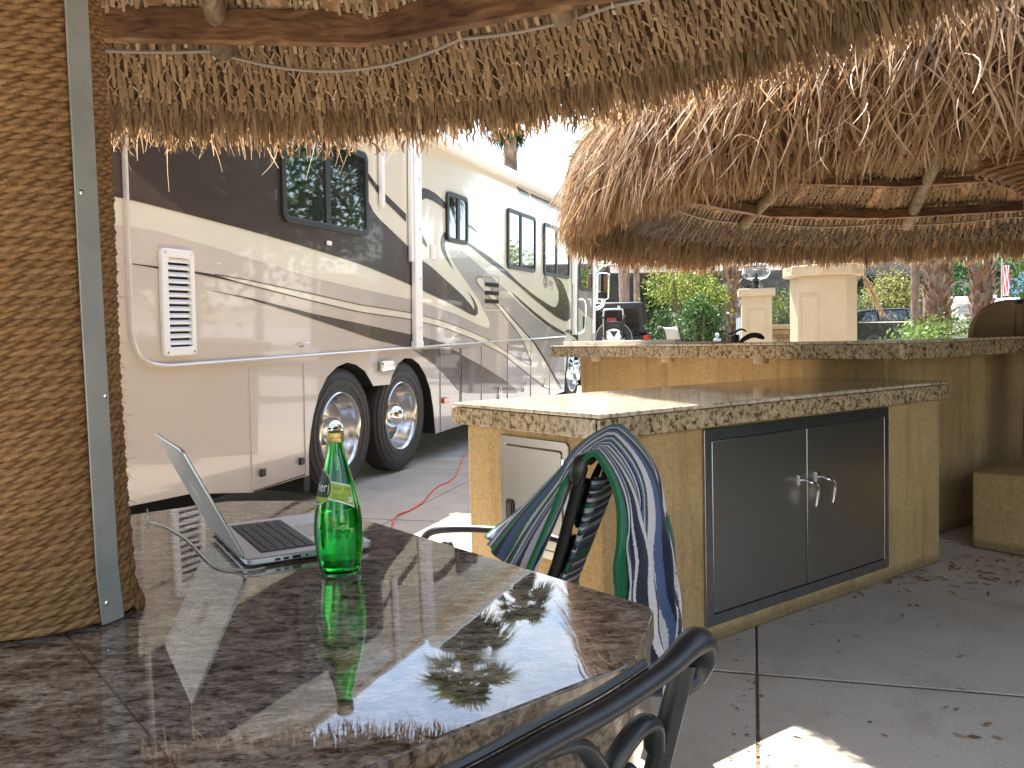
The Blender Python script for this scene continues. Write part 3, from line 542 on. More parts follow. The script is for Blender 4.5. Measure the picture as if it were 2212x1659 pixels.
# ---------------------------------------------------------------- motorhome (local x = along, y = inwards, z = up)
eu=unit(V(.324,.946,.022)); n0_=unit(V(.946,-.324,0)); ev=np.cross(n0_,eu); ev=ev if ev[2]>0 else -ev; ev=unit(ev+.035*n0_); en=np.cross(eu,ev); en=en if en@n0_>0 else -en
RM=Matrix(((eu[0],-en[0],ev[0],-1.03),(eu[1],-en[1],ev[1],7.408),(eu[2],-en[2],ev[2],0),(0,0,0,1)))
rv=thing('motorhome','big cream and brown motorhome with swirling stripes parked beyond the table','motorhome',mat=RM)
LIV={
'dark0':[(-4.2,2.72),(-0.56,2.72),(-0.54,2.29),(0.17,2.05),(0.41,1.95),(0.72,1.88),(1.09,1.76),(1.5,1.63),(1.76,1.52),(1.83,1.47),(1.86,1.52),(1.76,1.61),(1.62,1.68),(1.8,1.61),(1.94,1.51),(1.95,1.44),(1.89,1.41),(1.76,1.42),(1.37,1.5),(0.97,1.57),(0.61,1.63),(0.41,1.67),(0.25,1.69),(-0.13,1.75),(-0.69,1.83),(-1.66,1.92),(-2.18,1.96),(-2.63,1.99),(-3.12,2.02),(-3.21,2.02),(-4.2,2.02)],
'taupe':[(-4.2,0.25),(-4.2,1.9),(-3.21,1.88),(-2.89,1.87),(-2.35,1.81),(-1.97,1.76),(-1.4,1.69),(-0.7,1.63),(0.25,1.56),(0.41,1.55),(0.79,1.5),(1.37,1.42),(1.99,1.31),(2.28,1.27),(2.36,1.3),(2.28,1.39),(1.99,1.58),(1.63,1.77),(1.29,1.94),(1.16,2.05),(1.18,2.09),(1.27,2.1),(1.46,2.09),(1.81,2.02),(2.28,1.89),(2.81,1.75),(3.4,1.57),(4.05,1.4),(4.79,1.24),(5.64,1.1)],
'cream2':[(-2.46,1.66),(-2.15,1.64),(-1.4,1.57),(-0.7,1.5),(0.24,1.44),(0.4,1.42),(0.97,1.36),(1.62,1.26),(2.28,1.14),(2.81,1.0),(3.4,0.86),(3.84,0.75),(3.94,0.77),(3.72,0.97),(3.4,1.18),(2.81,1.43),(2.28,1.64),(1.94,1.76),(1.9,1.81),(1.95,1.84),(2.09,1.83),(2.28,1.76),(2.65,1.56),(3.1,1.39),(3.72,1.17),(4.06,1.06),(4.49,0.85),(4.97,0.58),(5.52,0.3),(4.65,0.37),(4.06,0.56),(3.4,0.76),(2.81,0.95),(1.8,1.16),(0.97,1.3),(0.4,1.36),(0.24,1.38),(-0.7,1.44),(-1.4,1.52),(-2.15,1.61),(-2.46,1.65)],
'line1':[(-3.21,1.69),(-2.94,1.68),(-2.65,1.67),(-2.46,1.66),(-2.15,1.61),(-2.15,1.61),(-2.65,1.66),(-2.94,1.67),(-3.21,1.69)],
'line2':[(2.65,1.55),(3.4,1.29),(4.06,1.06),(4.49,0.85),(5.52,0.3),(5.35,0.31),(4.81,0.64),(4.31,0.9),(3.99,1.06),(3.4,1.27)],
'dark4':[(-2.57,1.57),(-2.15,1.53),(-1.41,1.43),(-0.71,1.35),(0.24,1.24),(0.25,1.25),(0.6,1.2),(1.12,1.12),(1.2,1.1),(0.28,1.11),(0.14,1.13),(-0.44,1.21),(-0.96,1.31),(-1.61,1.43),(-2.15,1.52)],
'dark5':[(0.28,1.1),(1.2,1.08),(1.62,0.96),(1.99,0.87),(2.47,0.74),(2.81,0.64),(3.31,0.47),(3.31,0.43),(1.44,0.59),(1.16,0.75),(0.81,0.92),(0.5,1.03)],
's1':[(0.44,2.59),(0.63,2.61),(0.84,2.59),(1.08,2.53),(1.06,2.47),(0.8,2.51),(0.59,2.52),(0.44,2.46)],
's2':[(0.44,2.26),(0.48,2.19),(0.62,2.09),(0.62,2.06),(0.52,2.09),(0.43,2.15)],
's5':[(1.63,2.2),(2.28,2.09),(2.92,1.96),(3.39,1.83),(4.05,1.69),(4.79,1.56),(5.11,1.53),(5.29,1.63),(5.27,1.79),(4.94,1.99),(5.48,1.93),(5.94,1.6),(5.98,1.38),(5.72,1.32),(5.2,1.38),(4.05,1.63),(3.09,1.86),(2.28,2.03),(1.76,2.15),(1.59,2.17)],
's6':[(1.08,2.26),(0.98,2.21),(0.94,2.13),(0.96,2.06),(1.06,1.99),(1.27,1.87),(1.09,2.02),(1.03,2.12),(1.1,2.19)],
's7':[(1.59,2.4),(1.81,2.37),(1.96,2.32),(1.77,2.35),(1.59,2.36)],
's8':[(3.04,1.72),(4.05,1.47),(4.79,1.3),(5.63,1.16),(5.73,1.11),(5.04,1.19),(4.05,1.42),(3.4,1.6)],
's9':[(3.3,3.02),(3.77,3.01),(3.85,2.95),(3.42,2.95)],
's10':[(3.87,3.01),(5.25,3.02),(5.29,2.95),(3.95,2.96)],
's11':[(3.42,2.95),(3.85,2.95),(4.32,2.7),(4.43,2.65),(4.43,2.48),(4.04,2.61)],
's12':[(3.95,2.95),(5.29,2.94),(5.3,2.69),(4.47,2.71)],
'diag':[(-0.54,2.58),(-0.34,2.48),(0.17,2.32),(0.17,2.25),(-0.34,2.42),(-0.54,2.53)],
}
LIV['taupe']+=[(6.0,1.08),(6.0,.25)]
LIV['front_dark']=[(5.63,1.17),(5.9,1.21),(6.5,1.06),(7.58,.98),(7.58,.3),(6.95,.3),(6.85,.75),(6.5,1.0),(5.95,1.13)]
LIV['door_lilac']=[(6.43,2.86),(7.45,2.86),(7.5,1.35),(6.95,1.42),(6.41,1.56)]
def smooth_poly(p,k=3):
    "round the gentle bends, keep the sharp tips"
    n=len(p); out=[]
    for i in range(n):
        a,b,c=np.array(p[i-1]),np.array(p[i]),np.array(p[(i+1)%n]); u=b-a; v=c-b
        cs=(u@v)/((np.linalg.norm(u)*np.linalg.norm(v))+1e-9)
        if cs<.35 or cs>.999 or min(np.linalg.norm(u),np.linalg.norm(v))<.02: out.append(tuple(b)); continue
        f=.3; q0=b-u*f; q1=b+v*f
        for t in np.linspace(0,1,k+1): out.append(tuple((1-t)**2*q0+2*t*(1-t)*b+t*t*q1))
    return out
arch=[(-1.47,.25),(-1.47,.42),(-1.44,.56),(-1.40,.68),(-1.32,.83),(-1.2,.95),(-1.05,1.02),(-.9,1.045),(-.76,1.02),(-.62,.96),(-.52,.87),(-.48,.825),(-.18,.815),(-.13,.89),(-.02,.985),(.12,1.03),(.27,1.02),(.42,.96),(.56,.85),(.67,.70),(.74,.5),(.785,.25)]
farch=[(5.62,.25),(5.66,.5),(5.78,.78),(5.98,.97),(6.2,1.03),(6.42,.97),(6.62,.78),(6.74,.5),(6.78,.25)]
side=[(-4.2,.40),(-3.2,.40),(-2.72,.37),(-2.15,.26)]+arch+farch+[(7.6,.30),(7.66,.6),(7.66,2.4),(7.5,2.95),(7.3,3.07),(-4.2,3.07)]
mats=[p_cream,void,p_taupe,p_dark,p_line,p_lilac,p_trim]
mb=MB(); mb.prism(side,lambda a,b,c:(a,c,b),0,2.5)
ns=len(side)
for i in range(ns):
    if 4<=i<4+len(arch)-1 or 4+len(arch)<=i<4+len(arch)+len(farch)-1: mb.m[2+i]=1
mb.lathe  # (roof follows)
rp=[(0.0,3.07),(.03,3.12),(.10,3.16),(.3,3.19),(2.2,3.19),(2.4,3.16),(2.5,3.07)]
mb.prism(rp,lambda a,b,c:(c,a,b),-4.2,7.3)
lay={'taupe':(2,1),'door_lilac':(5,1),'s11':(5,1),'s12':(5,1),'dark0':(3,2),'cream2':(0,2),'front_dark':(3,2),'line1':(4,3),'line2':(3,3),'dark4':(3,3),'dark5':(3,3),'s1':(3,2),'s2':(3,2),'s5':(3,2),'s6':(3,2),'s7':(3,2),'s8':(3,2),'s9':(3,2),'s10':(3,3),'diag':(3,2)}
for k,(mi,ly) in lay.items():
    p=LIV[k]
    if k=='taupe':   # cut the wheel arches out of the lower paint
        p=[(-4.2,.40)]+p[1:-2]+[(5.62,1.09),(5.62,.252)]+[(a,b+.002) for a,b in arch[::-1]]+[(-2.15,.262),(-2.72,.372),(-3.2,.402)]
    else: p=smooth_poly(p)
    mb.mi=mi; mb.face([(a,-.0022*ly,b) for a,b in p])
for k in ('dark4','cream2','taupe'):      # fine dark outline along the curls
    p=smooth_poly(LIV[k]) ; mb.mi=4
    if k=='cream2':
        q=[(a,-.0088,b) for a,b in p]; 
        for a,b in zip(q,q[1:]+q[:1]):
            if math.dist(a,b)>1e-4: mb.beam(a,b,.0055,.0012,up=(0,1,0))
mb.build('body',mats,rv,smooth=30,fixn=True)
def rvprism(poly,y0,y1,name,mat,par=None,bv=None):
    m2=MB(); m2.prism(poly,lambda a,b,c:(a,c,b),y0,y1); return m2.build(name,mat,par or rv,bevel=bv)
def rvbox(x0,x1,z0,z1,y0,y1,name,mat,par=None,bv=.004):
    m2=MB(); m2.bx(x0,x1,y0,y1,z0,z1); return m2.build(name,mat,par or rv,bevel=bv)
wf=M('black_window_frame',(.014,.014,.015),.4)
def window(x0,x1,z0,z1,mull,r=.07):
    m2=MB(); ring(m2,rrect(x0,x1,z0,z1,r),rrect(x0+.045,x1-.045,z0+.045,z1-.045,r*.6),lambda a,b,c:(a,c,b),-.028,-.001); fr=m2.build('window',wf,rv,bevel=.004)
    rvprism(rrect(x0+.04,mull-.03,z0+.04,z1-.04,.03),-.012,-.009,'pane',glass_d,fr); rvprism(rrect(mull+.03,x1-.04,z0+.04,z1-.04,.03),-.0165,-.0135,'pane',glass_d,fr)
    rvbox(mull-.035,mull+.035,z0+.03,z1-.03,-.024,-.003,'mullion',wf,fr)
window(-1.76,-.56,2.05,2.72,-1.17); window(1.06,1.62,2.155,2.655,1.36); window(2.92,4.05,1.985,2.715,3.43); window(4.46,5.82,1.975,2.70,5.10)
# trim rail
pts=[(-3.15,3.05),(-3.15,2.2),(-3.15,1.6),(-3.148,1.36),(-3.135,1.27),(-3.09,1.19),(-3.0,1.148),(-2.88,1.132)]
pth=crom([(a,-.012,b) for a,b in pts],5)+[(x,-.012,1.132-.0035*(x+2.88)) for x in np.linspace(-2.6,5.6,30)]
m2=MB(); m2.tube(pth,.022,8,flat=.55); m2.build('trim_rail',p_trim,rv)
# rear air grille
m2=MB(); ring(m2,rrect(-2.925,-2.66,1.185,1.785,.03),rrect(-2.875,-2.695,1.235,1.735,.012),lambda a,b,c:(a,c,b),-.03,-.001); g=m2.build('louvre_grille',white_p,rv,bevel=.006)
rvbox(-2.88,-2.69,1.23,1.74,-.004,-.0025,'grille_void',void,g,None)
for i in range(13):
    z=1.252+i*.0385; m2=MB(); m2.add([(x,y,zz) for y,zz in ((-.026,z),(-.010,z+.020),(-.006,z+.016),(-.022,z-.006)) for x in (-2.877,-2.693)],[(0,1,3,2),(2,3,5,4),(4,5,7,6),(6,7,1,0),(0,2,4,6),(1,7,5,3)]); m2.build('slat',white_p,g)
for x in (-2.90,-2.685):
    for z in (1.207,1.763): m2=MB(); m2.lathe([(.009,-.0305),(.007,-.034)],10,c=(x,0,z),axis='y'); m2.build('screw',chrome,g)
# compartment doors
for x0,x1,lat in ((-2.145,-1.515,True),(.9,1.42,False),(1.42,2.05,False),(2.05,2.95,False),(2.95,3.9,False),(3.9,4.8,False)):
    m2=MB(); ring(m2,[(x0,.262),(x1,.262),(x1,1.075),(x0,1.075)],[(x0+.004,.266),(x1-.004,.266),(x1-.004,1.071),(x0+.004,1.071)],lambda a,b,c:(a,c,b),-.0105,-.001)
    d=m2.build('compartment_door',p_trim if lat else p_lilac,rv)
    if lat:
        rvbox(x0+.012,x1-.012,.264,.268,-.012,-.001,'shadow_gap',void,d,None)
        for lx,lz in ((x0+.10,.375),(x1-.07,.375)): rvbox(lx-.026,lx+.026,lz-.026,lz+.026,-.03,-.0106,'latch',black_p,d,.006)
    elif x0>2: 
        m2=MB(); ring(m2,rrect(x1-.34,x1-.26,.42,.56,.015),rrect(x1-.325,x1-.275,.44,.545,.01),lambda a,b,c:(a,c,b),-.024,-.0105); m2.build('pull_handle',chrome,d)
rvbox(1.425,1.445,.262,1.07,-.0125,-.011,'panel_gap',void,rv,None)
# small fittings
rvbox(-.39,-.165,.935,1.028,-.05,-.007,'docking_light',chrome,rv,.012); rvbox(.935,1.07,.535,.59,-.035,-.007,'marker_light',amber,rv,.008)
rvbox(-1.195,-1.13,1.935,1.97,-.025,-.007,'porch_light',white_p,rv,.01); m2=MB(); m2.tube(crom([(-1.555,-.006,1.195),(-1.552,-.035,1.2),(-1.54,-.04,1.215),(-1.49,-.04,1.217)],4),.007,8); m2.build('coat_hook',alu,rv)
g=rvbox(.69,.81,1.955,2.095,-.014,-.001,'wall_vent',white_p,rv,.006)
for i in range(4): rvbox(.70,.80,1.97+i*.031,1.984+i*.031,-.022,-.0145,'slat',white_p,g,.002)
m2=MB(); ring(m2,[(2.11,1.47),(2.65,1.47),(2.65,1.88),(2.11,1.88)],[(2.122,1.482),(2.638,1.482),(2.638,1.868),(2.122,1.868)],lambda a,b,c:(a,c,b),-.013,-.004); g=m2.build('fridge_vent',p_trim,rv)
for z in (1.79,1.695,1.60): rvbox(2.16,2.60,z-.045,z,-.016,-.0135,'slot',void,g,None)
# roof edge awning and its arms
m2=MB(); m2.lathe([(.001,.3),(.062,.3),(.068,.33),(.068,5.75),(.062,5.8),(.001,5.8)],18,c=(0,-.075,3.085),axis='x'); m2.build('awning_roll',white_p,rv)
rvbox(.25,5.85,3.03,3.06,-.03,-.001,'awning_rail',white_p,rv); rvbox(-4.2,.2,3.03,3.07,-.03,-.001,'roof_gutter',white_p,rv)
for x,s in ((.33,1),(6.12,.92)):
    a=rvbox(x-.075*s,x+.075*s,1.17,3.03,-.055,-.008,'awning_arm',white_p,rv,.01)
    rvbox(x-.13*s,x-.085*s,1.9,3.0,-.045,-.008,'inner_arm',white_p,a,.006); rvbox(x-.10*s,x+.06*s,1.115,1.18,-.07,-.008,'arm_foot',white_p,a,.01)
    for z in (1.3,1.75,2.2,2.65): m2=MB(); m2.lathe([(.012,-.0555),(.009,-.06)],10,c=(x+.02,0,z),axis='y'); m2.build('bolt',alu,a)
rvbox(-.36,-.31,2.32,3.03,-.05,-.008,'window_awning_arm',white_p,rv,.01)
# roof boxes
rvbox(2.0,3.0,3.19,3.42,.5,1.5,'roof_air_conditioner',white_p,rv,.05); rvbox(4.1,5.4,3.21,3.25,.15,.85,'solar_panel',M('solar_panel_face',(.05,.07,.10),.15),rv,.01)
# wheels
def wheel(u,z,dish,front=False):
    w=bpy.data.objects.new('wheel',None); COL.objects.link(w); w.parent=rv; w.location=(u,0,z)
    m2=MB(); m2.lathe([(.30,.26),(.46,.25),(.495,.23),(.505,.19),(.505,.10),(.495,.055),(.46,.032),(.40,.024),(.335,.028),(.308,.036),(.300,.05),(.30,.26)],64,axis='y',cap=False); m2.build('tyre',rubber,w)
    for r,y in ((.470,.0335),(.415,.0255),(.36,.0255)):
        m2=MB(); m2.tube([(r*math.cos(a),y,r*math.sin(a)) for a in np.linspace(0,2*math.pi,48,endpoint=False)],.004,6,closed=True); m2.build('sidewall_rib',rubber,w)
    if not front:
        m2=MB(); m2.lathe([(.312,.034),(.304,.026),(.292,.034),(.284,.06),(.278,.10),(.268,.115),(.262,.17),(.25,.185),(.12,.19),(.11,.17),(.105,.17)],64,axis='y',cap=False); m2.build('rim',rimm,w)
        m2=MB(); m2.lathe([(.115,.19),(.112,.12),(.10,.085),(.075,.05),(.04,.028),(.001,.022)],40,axis='y',cap=False); m2.build('hub_cap',chrome,w,smooth=60)
    else:
        m2=MB(); m2.lathe([(.312,.034),(.30,.02),(.285,.02),(.25,.03),(.2,-.01),(.15,-.03),(.13,-.03),(.12,-.07),(.08,-.095),(.001,-.10)],48,axis='y',cap=False); m2.build('rim',chrome,w)
        for i in range(10):
            a=i*math.pi/5; m2=MB(); m2.lathe([(.02,.0),(.02,-.05),(.012,-.06)],8,c=(.19*math.cos(a),0,.19*math.sin(a)),axis='y'); m2.build('lug_nut',chrome,w)
wheel(-.95,.505,1); wheel(.12,.505,1); wheel(6.2,.505,1,True)
rvbox(-4.1,7.2,.18,.5,.35,2.2,'chassis',void,rv); rvbox(-1.49,-1.41,.12,.45,.03,.4,'mud_flap',black_p,rv)
# entry door, grab handle, front corner, mirror
d=rvbox(6.43,7.42,.42,2.86,-.006,-.0035,'entry_door',p_lilac,rv,None)
for x in (6.425,7.42): rvbox(x-.012,x+.012,.40,2.9,-.010,-.002,'door_seal',black_p,d,None)
rvprism([(6.44,.42),(7.40,.42),(7.40,1.36),(6.95,1.43),(6.44,1.55)],-.0085,-.0065,'lower_panel',p_cream,d); rvbox(6.44,7.40,.42,.98,-.0105,-.009,'kick_panel',p_dark,d,None)
m2=MB(); m2.prism(rrect(6.55,7.32,1.87,2.78,.08),lambda a,b,c:(a,c,b),-.018,-.009); m2.build('door_window',glass_d,d); m2=MB(); ring(m2,rrect(6.5,7.37,1.82,2.83,.1),rrect(6.56,7.31,1.88,2.77,.06),lambda a,b,c:(a,c,b),-.024,-.009); m2.build('window_frame',wf,d)
rvbox(6.16,6.39,1.86,2.6,-.012,-.004,'side_window',glass_d,rv,.004)
rvbox(6.75,6.82,1.2,1.4,-.03,-.009,'door_latch',black_p,d)
m2=MB(); m2.tube(crom([(6.42,-.01,1.68),(6.5,-.09,1.66),(6.58,-.10,1.45),(6.5,-.1,1.2),(6.42,-.01,1.12)],6),.018,10); m2.build('grab_handle',chrome,rv)
rvbox(7.50,7.66,1.1,2.9,-.02,.3,'front_pillar',white_p,rv,.03)
m2=MB(); m2.tube(crom([(7.62,.06,1.50),(7.74,.0,1.53),(7.82,-.10,1.60),(7.83,-.12,1.72)],5),.035,12); mr=m2.build('mirror_arm',chrome,rv)
m2=MB(); m2.prism(rrect(-.115,.095,0,.47,.045),lambda a,b,c:(7.78+c,-.12-a,1.70+b),0,.13); hd=m2.build('mirror_head',chrome,mr,bevel=.02)
mg=M('mirror_glass',(.30,.30,.31),.08,1.); m2=MB(); m2.prism(rrect(-.10,.08,.145,.455,.035),lambda a,b,c:(7.775+c,-.12-a,1.70+b),0,.004); m2.build('mirror_glass',mg,hd)
m2=MB(); m2.prism(rrect(-.10,.08,.015,.13,.02),lambda a,b,c:(7.775+c,-.12-a,1.70+b),0,.004); m2.build('spot_mirror',black_p,hd)
# lettering on the side
def text(s,size,mat,parent,fn,name='lettering',font_w=1.,shear=0.,ext=.0006):
    cu=bpy.data.curves.new(name,'FONT'); cu.body=s; cu.size=size; cu.shear=shear; cu.resolution_u=3
    o=bpy.data.objects.new('tmp',cu); COL.objects.link(o); dg=bpy.context.evaluated_depsgraph_get(); me0=o.evaluated_get(dg).to_mesh()
    b=bmesh.new(); b.from_mesh(me0); bmesh.ops.triangulate(b,faces=b.faces)
    for _ in range(1): bmesh.ops.subdivide_edges(b,edges=[e for e in b.edges if e.calc_length()>size*.12],cuts=1)
    mb=MB(); mb.v=[fn(v.co.x*font_w,v.co.y) for v in b.verts]; b.verts.index_update(); mb.f=[tuple(v.index for v in f.verts) for f in b.faces]; mb.m=[0]*len(mb.f); b.free()
    bpy.data.objects.remove(o); r=mb.build(name,mat,parent,smooth=0,fixn=False); return r
ink=M('grey_lettering',(.25,.23,.21),.4)
text('Dynasty',.155,ink,rv,lambda x,y:(4.66+x,-.004,1.84+y),font_w=.62,shear=.2); text('MONACO',.045,ink,rv,lambda x,y:(4.82+x,-.004,1.775+y),font_w=.8)
m2=MB(); m2.tube([(4.57+.075*math.cos(a),-.004,1.89+.085*math.sin(a)) for a in np.linspace(0,6.2832,28,endpoint=False)],.006,5,closed=True); m2.tube([(4.57,-.004,1.97),(4.575,-.004,1.9),(4.54,-.004,1.83)],.006,5); m2.tube([(4.50,-.004,1.91),(4.57,-.004,1.93),(4.64,-.004,1.90)],.005,5); m2.tube([(4.57,-.004,1.9),(4.61,-.004,1.83)],.005,5); m2.build('emblem',ink,rv)
def onz(px,py,z):
    d=fw+cr_*((px-1106)/1789.)-cu_*((py-829.5)/1789.); t=(z-EYE)/d.z; return np.array((d.x*t,d.y*t,z))
# ---------------------------------------------------------------- laptop
lx=V(.866,.5); ly=V(-.5,.866); H0=(-.502,1.525,.741)
LM=Matrix(((lx[0],ly[0],0,H0[0]),(lx[1],ly[1],0,H0[1]),(0,0,1,H0[2]),(0,0,0,1)))
lap=thing('laptop','open silver laptop on the granite table, seen past its lid','laptop',mat=LM)
alum=M('anodised_silver',(.62,.62,.63),.38,.65,spec=.5)
mb=MB(); mb.prism(rrect(0,.247,0,.359,.014),lambda a,b,c:(a,b,c),.0035,.0165); mb.build('base',alum,lap,bevel=.0025)
kb=MB(); kb.prism(rrect(.034,.146,.036,.323,.004),lambda a,b,c:(a,b,c),.0166,.0169); kb=kb.build('keyboard',M('keyboard_well',(.20,.20,.205),.5),lap)
first=None
rowx=[.037,.0505,.0695,.0885,.1075,.1265]
for ri,x in enumerate(rowx):
    hh=.0105 if ri==0 else .0160
    ws=[1]*14 if ri<2 else ([1.5]+[1]*13 if ri==2 else ([1.8]+[1]*11+[1.7] if ri==3 else ([2.3]+[1]*10+[2.2] if ri==4 else [1,1,1,1.25,5.2,1.25,1,1,1,1])))
    tw=sum(ws); y=.039
    for wv in ws:
        wy=.281*wv/tw; m2=MB(); m2.prism(rrect(x,x+hh,y+.0012,y+wy-.0012,.0018,2),lambda a,b,c:(a,b,c),.0171,.0186); m2.build('key',keym,kb); y+=wy
mb=MB(); mb.prism(rrect(.155,.235,.118,.241,.004),lambda a,b,c:(a,b,c),.0166,.0169); mb.build('trackpad',M('trackpad_glass',(.56,.56,.57),.22,.5),lap)
for x0,x1,h0,h1 in ((.052,.062,.007,.0115),(.068,.078,.007,.0115),(.085,.101,.0065,.012)):
    mb=MB(); mb.bx(x0,x1,-.0008,.002,h0,h1); mb.build('port',black_p,lap)
mb=MB(); mb.lathe([(.0022,-.0008),(.0022,.002)],12,c=(.113,0,.0095),axis='y'); mb.build('port',black_p,lap)
mb=MB(); mb.bx(-.004,.006,.05,.31,.010,.0175); mb.build('hinge_bar',black_p,lap,bevel=.002)
la_=V(-.43,.903)
def lid(a,b,c): return (la_[0]*a-.903*c*1,b,.0175+la_[1]*a-.43*c)   # a up the lid, b along the hinge, c outwards through the back
mb=MB(); mb.prism(rrect(.0,.240,0,.359,.012),lid,0,.0055); ld_=mb.build('lid',alum,lap,bevel=.0015)
mb=MB(); mb.prism(rrect(.006,.236,.004,.355,.008),lid,-.0012,-.0002); mb.build('screen',M('dark_display',(.01,.011,.013),.06,coat=1.),ld_)
ap=[(.0,.155),(.012,.150),(.020,.158),(.026,.172),(.026,.186),(.019,.196),(.008,.199),(.005,.19),(-.004,.187),(-.012,.192),(-.017,.198),(-.026,.190),(-.030,.178),(-.026,.163),(-.017,.153)]
mb=MB(); mb.prism([(.118-b_*.9+.0,a_) for a_,b_ in [(q[1],-q[0]) for q in ap]],lid,.0056,.0062); mb.build('emblem',white_p,ld_)
mb=MB(); mb.prism([(.152,.178),(.158,.184),(.166,.188),(.163,.180)],lid,.0056,.0062); mb.build('emblem_leaf',white_p,ld_)
ch=thing('charger_cable','white charger cable trailing from the laptop over the table edge','cable',(-.5,1.5,.74)); mb=MB()
cp=[onz(*q,.7435) for q in ((572,1226),(545,1231),(505,1230),(465,1222),(438,1200),(412,1172),(392,1156),(360,1138),(335,1130))]+[onz(322,1126,.744),onz(319,1112,.75),onz(318,1100,.765)]
mb.tube([p-V(-.5,1.5,.74) for p in crom(cp,5)],.0021,7); mb.build('lead',wcable,ch)
q=onz(560,1218,.7435)-V(-.5,1.5,.74); mb=MB(); mb.beam(q+V(-.017,.002,.005),q+V(.013,.017,.005),.011,.007); mb.build('plug',white_p,ch,bevel=.002)

# ---------------------------------------------------------------- green bottle
BC=(-.32,1.483,.7405)
bo=thing('water_bottle','green glass sparkling water bottle half full on the granite table','bottle',BC)
BP=[(.030,.0),(.0345,.002),(.0365,.008),(.0395,.03),(.0425,.055),(.0435,.075),(.0428,.098),(.0400,.120),(.0362,.140),(.0312,.161),(.0258,.181),(.0208,.199),(.0170,.214),(.0148,.226),(.0136,.236),(.0133,.243),(.0128,.247)]
def brad(z): return float(np.interp(z,[p[1] for p in BP],[p[0] for p in BP]))
def m_glass(name,col,ior,rough=0.):
    m,n,l,b=nt(name); setp(b,col,rough,trans=1.,ior=ior,spec=.5); return m
gg=m_glass('green_bottle_glass',(.13,.76,.22),1.5)
zz=np.array(crom([(a,b,0) for a,b in BP],4)); outp=[(a,b) for a,b,_ in zz]
inn=[(max(a-.0026,.003),max(b,.006)) for a,b in outp if b>.0065 or a>.03]
mb=MB(); prof=[(.001,.004),(.024,.0035)]+outp+[(p[0],p[1]) for p in inn[::-1] if p[1]>.0]+[(.02,.0075),(.001,.009)]
mb.lathe(prof,72,cap=False); mb.build('glass_body',gg,bo,smooth=60)
lp=[(.001,.0095),(.02,.0082)]+[(a-.0012,b) for a,b in outp if .009<b<.1215]; lp+=[(lp[-1][0],.122),(.001,.122)]
mb=MB(); mb.lathe(lp,72,cap=False); mb.build('water',m_glass('water',(.80,.98,.84),1.33),bo,smooth=50)
gold=M('gold_cap',(.50,.40,.16),.35,.85)
mb=MB(); n=60; 
for z,rr in ((.2385,.0150),(.2395,.0154),(.2465,.0154),(.247,.0150),(.2478,.0154),(.2555,.0154),(.2575,.0145),(.2577,.0005)):
    for j in range(n): a=j*2*math.pi/n; r_=rr*(1+(.018 if j%2 and .2478<=z<.256 or (j%2 and z<.2466) else 0)); mb.v.append((r_*math.cos(a),r_*math.sin(a),z))
for i in range(7):
    for j in range(n): mb.f.append((i*n+j,i*n+(j+1)%n,(i+1)*n+(j+1)%n,(i+1)*n+j)); mb.m.append(0)
mb.build('cap',gold,bo,smooth=25); mb=MB(); mb.lathe([(.0135,.2578),(.0130,.2584),(.001,.2586)],40,cap=False); mb.build('cap_top',M('dark_cap_print',(.03,.04,.02),.4),bo)
be=V(.21,-.977); br_=V(.977,.21)
def wrap(s,z,off=.0004):   # s = arc angle in radians to the right of the side that faces the camera
    r=brad(z)+off; return (r*(math.cos(s)*be[0]+math.sin(s)*br_[0]),r*(math.cos(s)*be[1]+math.sin(s)*br_[1]),z)
lime=M('lime_label',(.30,.42,.03),.45); lgr=M('dark_green_label',(.006,.03,.012),.45); lwh=M('silver_label_edge',(.75,.77,.72),.4); ltx=M('label_print',(.02,.07,.02),.5)
def band(a0,a1,zt,zb,off,mat,name,par):
    m2=MB(); m2.grid(lambda u,v:wrap(R(a0+(a1-a0)*u),zb(u)+(zt(u)-zb(u))*v,off),16,8); return m2.build(name,mat,par,fixn=False)
lab=band(-30,47.5,lambda u:.1725-.0105*u**1.4+.0,lambda u:.141-.0185*u+.003*math.sin(3.14*u),.0004,lwh,'label',bo)
band(-30,45,lambda u:.1705-.0105*u**1.4,lambda u:.1435-.0175*u+.003*math.sin(3.14*u),.0007,lime,'banner',lab)
def oval(hw,hz,off,mat,name):
    m2=MB(); pts=[wrap(R(-70),.161,off)]
    for rr in (.5,1.):
        for i in range(40):
            a=i*2*math.pi/40; pts.append(wrap(R(-70)+math.cos(a)*hw*rr,.161+math.sin(a)*hz*rr-.05*math.cos(a)*hz*rr,off))
    m2.add(pts,[(0,1+i,1+(i+1)%40) for i in range(40)]+[(1+i,41+i,41+(i+1)%40,1+(i+1)%40) for i in range(40)]); return m2.build(name,mat,lab,fixn=False)
oval(R(53),.0305,.0009,lwh,'oval_edge'); oval(R(51),.0288,.0012,lgr,'oval_badge')
text('Perrier',.0245,M('label_white',(.85,.86,.82),.4),lab,lambda x,y:wrap(R(-128)+x/.0305,.1545+y-.02*(x-.03),.0016),font_w=.72)
band(-112,-28,lambda u:.1445+.0*u,lambda u:.134+.006*abs(u-.5),.0014,lime,'oval_foot',lab)
for s_,z_,sz in (('750 mL',.1585,.0062),('25.3 FL OZ',.1505,.0058),('(1 PT 9.3 FL OZ)',.1435,.0055)): text(s_,sz,ltx,lab,lambda x,y:wrap(R(-12)+x/.033,z_+y-.10*x-(.004 if sz<.006 else 0),.0010),font_w=.72)
text('CA CRV',.0045,ltx,lab,lambda x,y:wrap(R(22)+x/.033,.1565+y-.10*x,.0010),font_w=.7)
